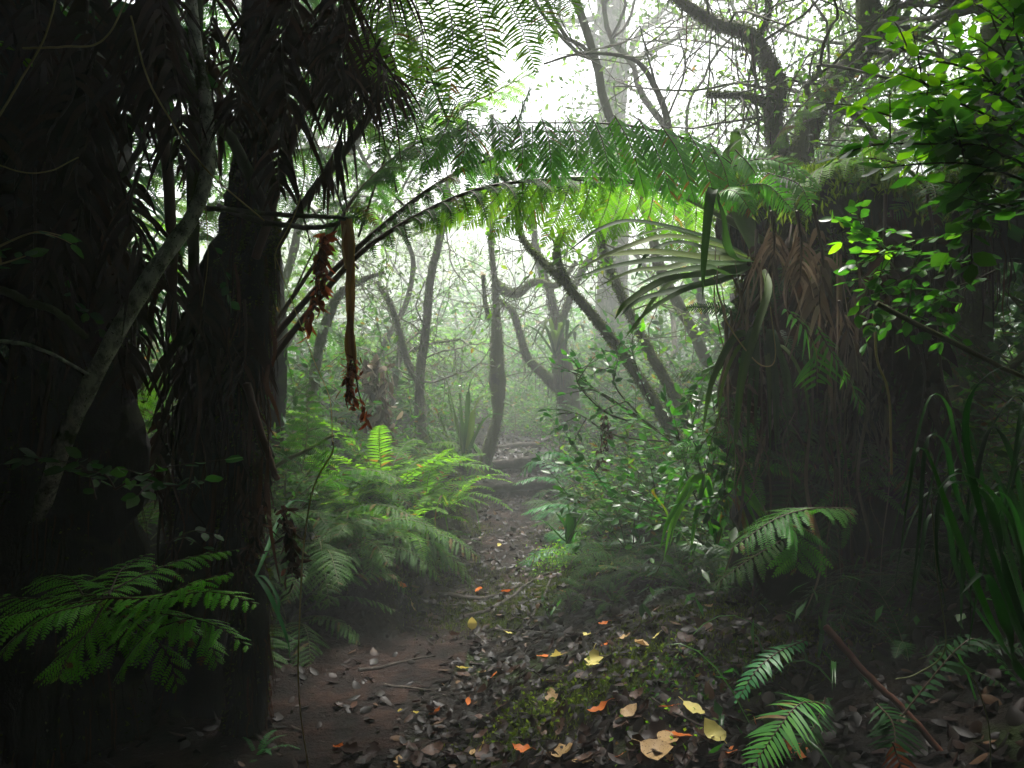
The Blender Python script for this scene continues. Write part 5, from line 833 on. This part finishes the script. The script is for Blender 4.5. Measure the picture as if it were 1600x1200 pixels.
tree('thin crooked tree against the bright gap at top centre', [([(1055, 260, 5.5), (1045, 200, 5.5), (1030, 150, 5.5), (1000, 100, 5.5), (960, 85, 5.5), (900, 85, 5.6), (850, 100, 5.6)], [.045, .035, .03, .025, .02, .014, .01]), ([(1030, 150, 5.5), (1010, 80, 5.5), (1000, 40, 5.5)], [.012, .01, .006]), ([(1040, 190, 5.5), (1070, 110, 5.5), (1060, 50, 5.5)], [.012, .01, .006])], 'bark', 8, 2, 60, twl=.8, kids=4)
tree('huge pale trunk dissolving in the bright mist at top centre', [([(960, 640, 14.), (958, 400, 14.), (955, 200, 14.), (955, 60, 14.), (930, -400, 14.)], [.5, .42, .38, .36, .35])], 'bark_grey', 9, 3, 300, twl=2.)
tree('twisted thin tree behind the rust-coloured hanging frond', [([(490, 760, 7.), (485, 680, 7.), (490, 600, 7.), (500, 540, 7.), (515, 490, 7.), (530, 460, 7.), (560, 440, 7.), (600, 425, 7.)], [.09, .08, .07, .065, .06, .05, .04, .02])], 'bark_grey', 10, 3, 400, moss=2000, twl=1., kids=5)
tree('olive mossy trunk standing behind the glossy shrub at the right edge', [([(1530, 1050, 4.6), (1520, 800, 4.6), (1505, 600, 4.6), (1515, 440, 4.6), (1530, 300, 4.6), (1560, 100, 4.6), (1580, -300, 4.6)], [.26, .22, .2, .2, .17, .15, .14])], 'bark_moss', 14, 2, 500, moss=14000, twl=1., leafmat='fern')
tree('thin twisted tree with arching twigs left of the slender tree', [([(600, 770, 8.5), (605, 680, 8.5), (615, 600, 8.5), (625, 540, 8.5), (610, 480, 8.5), (590, 440, 8.5)], [.09, .08, .06, .05, .04, .03]), ([(620, 560, 8.5), (660, 540, 8.5), (720, 530, 8.4)], [.03, .02, .012])], 'bark_grey', 12, 4, 500, moss=1500, twl=1.2, kids=5)
# ------------------------------------------------------------------ forest trees: a few grown, the rest copies
def proto(seed, h=6., r=.11, mat='bark_grey', leafn=1500, lm='leaf_far', wig=.28, L=.075, kids=5, lean=.15, limbs=7):
    gg = np.random.default_rng(seed); e = empty('forest_tree', 'x', 'tree', (0, 0, 0)); tubes, ends = [], []
    pts = [A(0, 0, -.1)]; d = nrm(A(gg.normal()*lean, gg.normal()*lean, 1))
    for i in range(18): d = nrm(d+gg.normal(size=3)*A(wig, wig, .05)+A(0, 0, .12)); pts.append(pts[-1]+d*h/18)
    pts = np.array(pts); mb = MB(); tube(mb, spline(pts, 36), np.linspace(r*1.3, r*.45, 36), 9, bump=.2, seed=seed); mb.obj('trunk', M[mat], e)
    for k in range(limbs):
        i = int(gg.integers(5, 19)); tubes = []; a = gg.random()*6.28; grow(gg, pts[i], A(math.cos(a), math.sin(a), .35), gg.uniform(.25, .42)*h, r*.42, 2, tubes, ends, wig=.45, up=.15, kids=kids, shrink=.5)
        mb = MB()
        for p, rr, lv in tubes: tube(mb, p, rr, 5 if lv > 1 else 3)
        mb.obj('limb', M[mat], e)
    mb = MB(); k = gg.integers(len(ends), size=leafn); b = np.array([ends[a][0][int(gg.integers(len(ends[a][0])))] for a in k])+gg.normal(size=(leafn, 3))*.1
    leaves(mb, b, gg.normal(size=(leafn, 3)), nrm(gg.normal(size=(leafn, 3))+A(0, 0, .8)), L*gg.uniform(.6, 1.3, leafn), L*.5, lod=1); mb.obj('crown', M[lm], e)
    return e
PR = [proto(31, 5.5, .032), proto(32, 6.5, .042, 'bark'), proto(33, 5., .028, 'bark_grey', 1100, kids=4), proto(34, 7., .045, 'bark_moss', 2000), proto(35, 6., .034, 'bark_grey', 1600, wig=.4)]
spots = [(-1.8, 9.5), (-3.0, 8.6), (-2.7, 11.5), (-4.3, 9.8), (-3.8, 13), (-1.8, 15), (2.6, 9.3), (3.6, 10.8), (2.4, 13.5), (4.6, 8.2), (5.3, 11), (4.2, 14.5), (-5.6, 11.5), (-6.5, 9), (-5.8, 14.5), (6.8, 9.5), (7, 13), (-3, 18), (3, 19), (6, 17), (-6.8, 18), (.6, 21), (-1.8, 21), (-4.6, 22), (5.2, 22.5), (-8.5, 12), (8.8, 11.5), (-9, 17), (9.5, 16), (0, 26), (-3, 27), (4, 28), (-7, 25), (8, 24), (-12, 21), (12, 20), (-5.2, 7.3), (5.2, 6.3), (3.4, 6.8), (-4.2, 5.9), (2.3, 7.4), (2.9, 5.8), (-2.3, 7.2), (-3.3, 6.9), (1.9, 9.9), (-1.35, 10.6), (-.9, 19.5)]
lb = ('thin twisted tree with sparse leaves in the mist', 'leafy grey tree fading into the mist')
spots = [p_ for k_, p_ in enumerate(spots) if p_[1] < 10 or k_ % 3]
for i, (x, y) in enumerate(spots):
    src = PR[i % 5]; z = float(H(x, y)); s = 1.+.3*math.sin(i*2.1); far = y > 15
    lab = ('forest tree faded almost white by the mist far behind the arch' if far else lb[i % 2]); grp = 'far trees in the mist' if far else 'trees of the misty clearing '+('with sparse leaves' if i % 2 == 0 else 'with fuller crowns')
    if i < 5: o = src; o.location = (x, y, z); o.rotation_euler = (0, 0, i*1.3); o['label'] = lab; o['group'] = grp
    else: o = copy_tree(src, (x, y, z), i*2.4, s, lab, grp)
# trees and shrubs added to shade the camera's side of the arch
e0 = empty('shading_tree', 'added broad-leaved tree whose dense crown shades the near path', 'tree', (-3.2, 1.0, 0), 'added shading trees'); gg = np.random.default_rng(77)
mb = MB(); p = spline(np.array([[0, 0, -.1], [.1, .1, 1.5], [-.1, 0, 3.2], [.1, 0, 5.5]]), 20); tube(mb, p, taper(p, .2, .08), 10, bump=.2); mb.obj('trunk', M['bark_dark'], e0)
mb = MB(); n = 6000; v = nrm(gg.normal(size=(n, 3)))*(gg.random((n, 1))**.4)*A(2.6, 2.6, 1.1)+A(0, 0, 5.2); v[:, 2] += N1(v[:, 0], v[:, 1], 1.2)*1.2
leaves(mb, v, gg.normal(size=(n, 3)), nrm(gg.normal(size=(n, 3))*.5+A(0, 0, 1)), gg.uniform(.12, .26, n), gg.uniform(.07, .13, n), lod=1); mb.obj('crown', M['fern_shade'], e0)
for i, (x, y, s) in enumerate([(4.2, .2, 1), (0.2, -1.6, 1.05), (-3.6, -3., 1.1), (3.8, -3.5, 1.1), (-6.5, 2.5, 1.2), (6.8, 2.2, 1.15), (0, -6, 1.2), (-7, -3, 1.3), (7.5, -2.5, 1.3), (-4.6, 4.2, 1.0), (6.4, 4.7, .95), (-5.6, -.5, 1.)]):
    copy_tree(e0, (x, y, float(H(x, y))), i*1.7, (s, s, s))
e2 = empty('shading_tree', 'added broad-leaved tree whose dense crown shades the near path', 'tree', (-4.8, 3.1, 0), 'added shading trees')  # leaning tree added so its crown shades the space above the path
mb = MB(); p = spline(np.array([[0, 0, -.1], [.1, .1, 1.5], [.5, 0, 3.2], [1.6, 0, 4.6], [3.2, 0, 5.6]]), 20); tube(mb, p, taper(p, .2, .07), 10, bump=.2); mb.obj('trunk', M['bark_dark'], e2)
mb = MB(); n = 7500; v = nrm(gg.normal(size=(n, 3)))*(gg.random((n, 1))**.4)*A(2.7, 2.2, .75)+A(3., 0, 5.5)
leaves(mb, v, gg.normal(size=(n, 3)), nrm(gg.normal(size=(n, 3))*.5+A(0, 0, 1)), gg.uniform(.12, .26, n), gg.uniform(.07, .13, n), lod=1); mb.obj('crown', M['fern_shade'], e2)
for x, y, a, s in ((-7.3, 4.7, .1, 1.), (7.2, 4.7, 3.1, 1.), (-6.2, 2.2, -.3, 1.1), (5.5, 2.6, math.pi, 1.), (-4.8, .9, -.1, 1.), (-4.3, -1., .2, 1.), (4.4, -1.4, 3.3, 1.), (-4.2, -3.6, 0, 1.1), (4.4, -4.2, 3.1, 1.1)): copy_tree(e2, (x, y, float(H(x, y))), a, s)
e1 = empty('shading_shrub', 'added dense dark shrub blocking light around the near path', 'shrub', (-3.8, 3.0, 0), 'added light-blocking shrubs'); mb = MB(); n = 9000  # shrubs added beside and behind the view to block low light
v = nrm(gg.normal(size=(n, 3)))*(gg.random((n, 1))**.4)*A(1.2, 1.2, 1.6)+A(0, 0, 1.5)
leaves(mb, v, gg.normal(size=(n, 3)), nrm(gg.normal(size=(n, 3))*.5+A(0, 0, 1)), gg.uniform(.06, .14, n), gg.uniform(.03, .07, n), lod=1); mb.obj('foliage', M['fern_shade'], e1)
mb = MB(); tube(mb, np.array([[0, 0, -.1], [.05, 0, .8], [0, .05, 1.8]]), [.05, .04, .02], 6); mb.obj('stem', M['bark_dark'], e1)
for i, (x, y, s) in enumerate([(4.2, 3.4, 1.), (3.6, 1.2, 1), (-3.2, .6, 1), (-4.8, 5.6, 1.1), (4.8, 5.2, 1.), (-2.8, -1.8, 1.1), (2.8, -2., 1.1), (0, -3.4, 1.2), (-5.8, 1.5, 1.3), (5.9, 1.5, 1.3), (-1.6, -3, 1.), (1.7, -3.2, 1.1), (-6, 7.8, 1.2), (6.4, 7.4, 1.2), (-4, -4.5, 2), (0, -5.5, 2.2), (4, -4.5, 2), (-6.5, -1.5, 2.1), (6.5, -1.5, 2.1), (-7, 3.5, 2.1), (7, 3.2, 2.1), (2.2, -7.5, 2.4), (-2.2, -7.5, 2.4), (-4.9, 4., 1.5), (5.6, 4.4, 1.4), (3.3, 2.4, 1.2), (-3.2, 2.2, 1.2), (-3.9, 3.9, 1.3), (4.3, 4.3, 1.3), (-2.9, -.6, 1.3), (2.9, -.6, 1.3)]):
    copy_tree(e1, (x, y, float(H(x, y))), i*1.3, s)

e3 = empty('understorey_shrub', 'leafy green shrub filling the misty slope behind the arch', 'shrub', (2.3, 5.2, float(H(2.3, 5.2))), 'leafy shrubs on the misty slopes'); St, Lf = MB(), MB()
for k in range(16):
    a = gg.random()*6.28; d = nrm(A(math.cos(a)*gg.uniform(.1, .9), math.sin(a)*gg.uniform(.1, .9), 1)); l = gg.uniform(.5, 1.25); t = np.linspace(0, 1, 10)[:, None]; p = l*(d*t+A(math.cos(a), math.sin(a), -.3)*t*t*.35)
    sprig(St, Lf, p, .11, .05, 14, r=.008)
    for j in range(4):
        i = int(gg.integers(3, 10)); dd = nrm(gg.normal(size=3)+A(0, 0, .3)); sprig(St, Lf, p[i]+dd*np.linspace(0, .35, 6)[:, None], .09, .042, 7, r=.004)
St.obj('stem', M['bark'], e3); Lf.obj('foliage', M['fern'], e3)
for i, (x, y, s_) in enumerate([(3.0, 5.8, 1.2), (3.8, 5.0, 1.2), (2.0, 6.6, 1.), (2.9, 7.4, 1.3), (4.2, 6.6, 1.4), (1.5, 7.9, .9), (2.1, 8.8, 1.1), (3.2, 9.4, 1.4), (1.4, 10.4, 1.), (1.9, 12, 1.2), (3.4, 12.4, 1.5), (1.6, 14.6, 1.2), (2.6, 16.4, 1.5), (1.1, 17.5, 1.5), (.2, 18.6, 1.5), (.9, 14.2, 1.3), (.2, 15.2, 1.4), (1.6, 13.2, 1.2), (.5, 16.5, 2.), (-.6, 13.6, 1.1), (1.2, 11.6, 1.), (.9, 20, 2.5), (2.4, 21, 2.5), (-1., 22, 2.6), (4.4, 20, 2.5), (-3.5, 19, 2.5), (1.9, 19.5, 1.9), (-2.1, 6.1, 1.), (-2.8, 5.3, 1.1), (-3.5, 6.6, 1.3), (-1.7, 7.9, 1.), (-2.6, 8.6, 1.2), (-1.3, 9.4, .9), (-3.9, 8.2, 1.4), (-2., 10.4, 1.2), (-3.2, 11.2, 1.4), (-1.3, 12.6, 1.), (-2.4, 13.6, 1.4), (-1., 15.5, 1.2), (-4.8, 10.6, 1.6), (5.4, 8.4, 1.6), (5.6, 5.8, 1.4), (-5., 5.4, 1.4), (-1.9, 18, 1.6), (4.9, 11.6, 1.7), (2.6, 4.6, .8), (3.3, 4.2, 1.), (1.5, 5.9, .8), (.55, 11.4, .8), (.1, 12.3, .9), (1., 12.6, 1.1), (.5, 13.2, 1.2), (-.5, 12.6, .8), (1.15, 4.9, .6), (.85, 5.6, .55), (1.35, 5.3, .75), (.8, 6.4, .6), (1.3, 6.3, .8), (1.6, 4.5, .6), (1.2, 4.2, .4), (1.75, 5.2, .9), (.85, 7.2, .6), (1.9, 4.1, .5), (2.3, 3.7, .6), (2.6, 3.3, .6), (-1.6, 5.2, .6), (-1.2, 6.9, .6), (-.75, 7.4, .35), (-.8, 8.3, .5), (.75, 8.3, .5), (.7, 9.2, .55), (-.8, 9.3, .6), (-.6, 10.3, .6), (.65, 10.2, .6), (-.2, 11.4, .7), (.25, 10.9, .5)]):
    copy_tree(e3, (x, y, float(H(x, y))-.03), i*2.1, s_)
mb = MB(); n = 26000; a = gg.uniform(-.95, .95, n); d = gg.uniform(34, 56, n); x, y = d*np.sin(a), d*np.cos(a); top = 6+4.5*N1(x, y, .35)+2*N2(x, y, .9)
hz_ = gg.random(n)**.8*top; b = np.stack([x, y, H(x, y, False)+hz_*np.clip(.9, 0, 1)], -1); b[:, 2] = np.minimum(b[:, 2], 12.3)
leaves(mb, b, gg.normal(size=(n, 3)), gg.normal(size=(n, 3)), gg.uniform(.35, .9, n), gg.uniform(.25, .5, n), lod=1); o = mb.obj('distant_forest', M['leaf_far']); tag(o, 'far-off forest almost lost in the white mist', 'forest', kind='stuff')
# ------------------------------------------------------------------ mist: one closed box round camera and scene
bm = MB(); x0, x1, y0, y1, z0, z1 = -62, 62, -62, 82, -2.0, 13.0
v = np.array([[a, b, c] for a in (x0, x1) for b in (y0, y1) for c in (z0, z1)]); bm.add(v, [[0, 1, 3, 2], [4, 6, 7, 5], [0, 4, 5, 1], [2, 3, 7, 6], [0, 2, 6, 4], [1, 5, 7, 3]])
m, n = nodes('mist'); vo = n.nodes.new('ShaderNodeVolumePrincipled'); vo.inputs['Density'].default_value = HAZE; vo.inputs['Color'].default_value = (.92, .96, .98, 1); vo.inputs['Anisotropy'].default_value = .15
oo = n.nodes.new('ShaderNodeOutputMaterial'); n.links.new(vo.outputs[0], oo.inputs['Volume'])
hz = bm.obj('haze', m, smooth=False); tag(hz, 'pale mist filling the air of the forest', 'mist', kind='stuff')
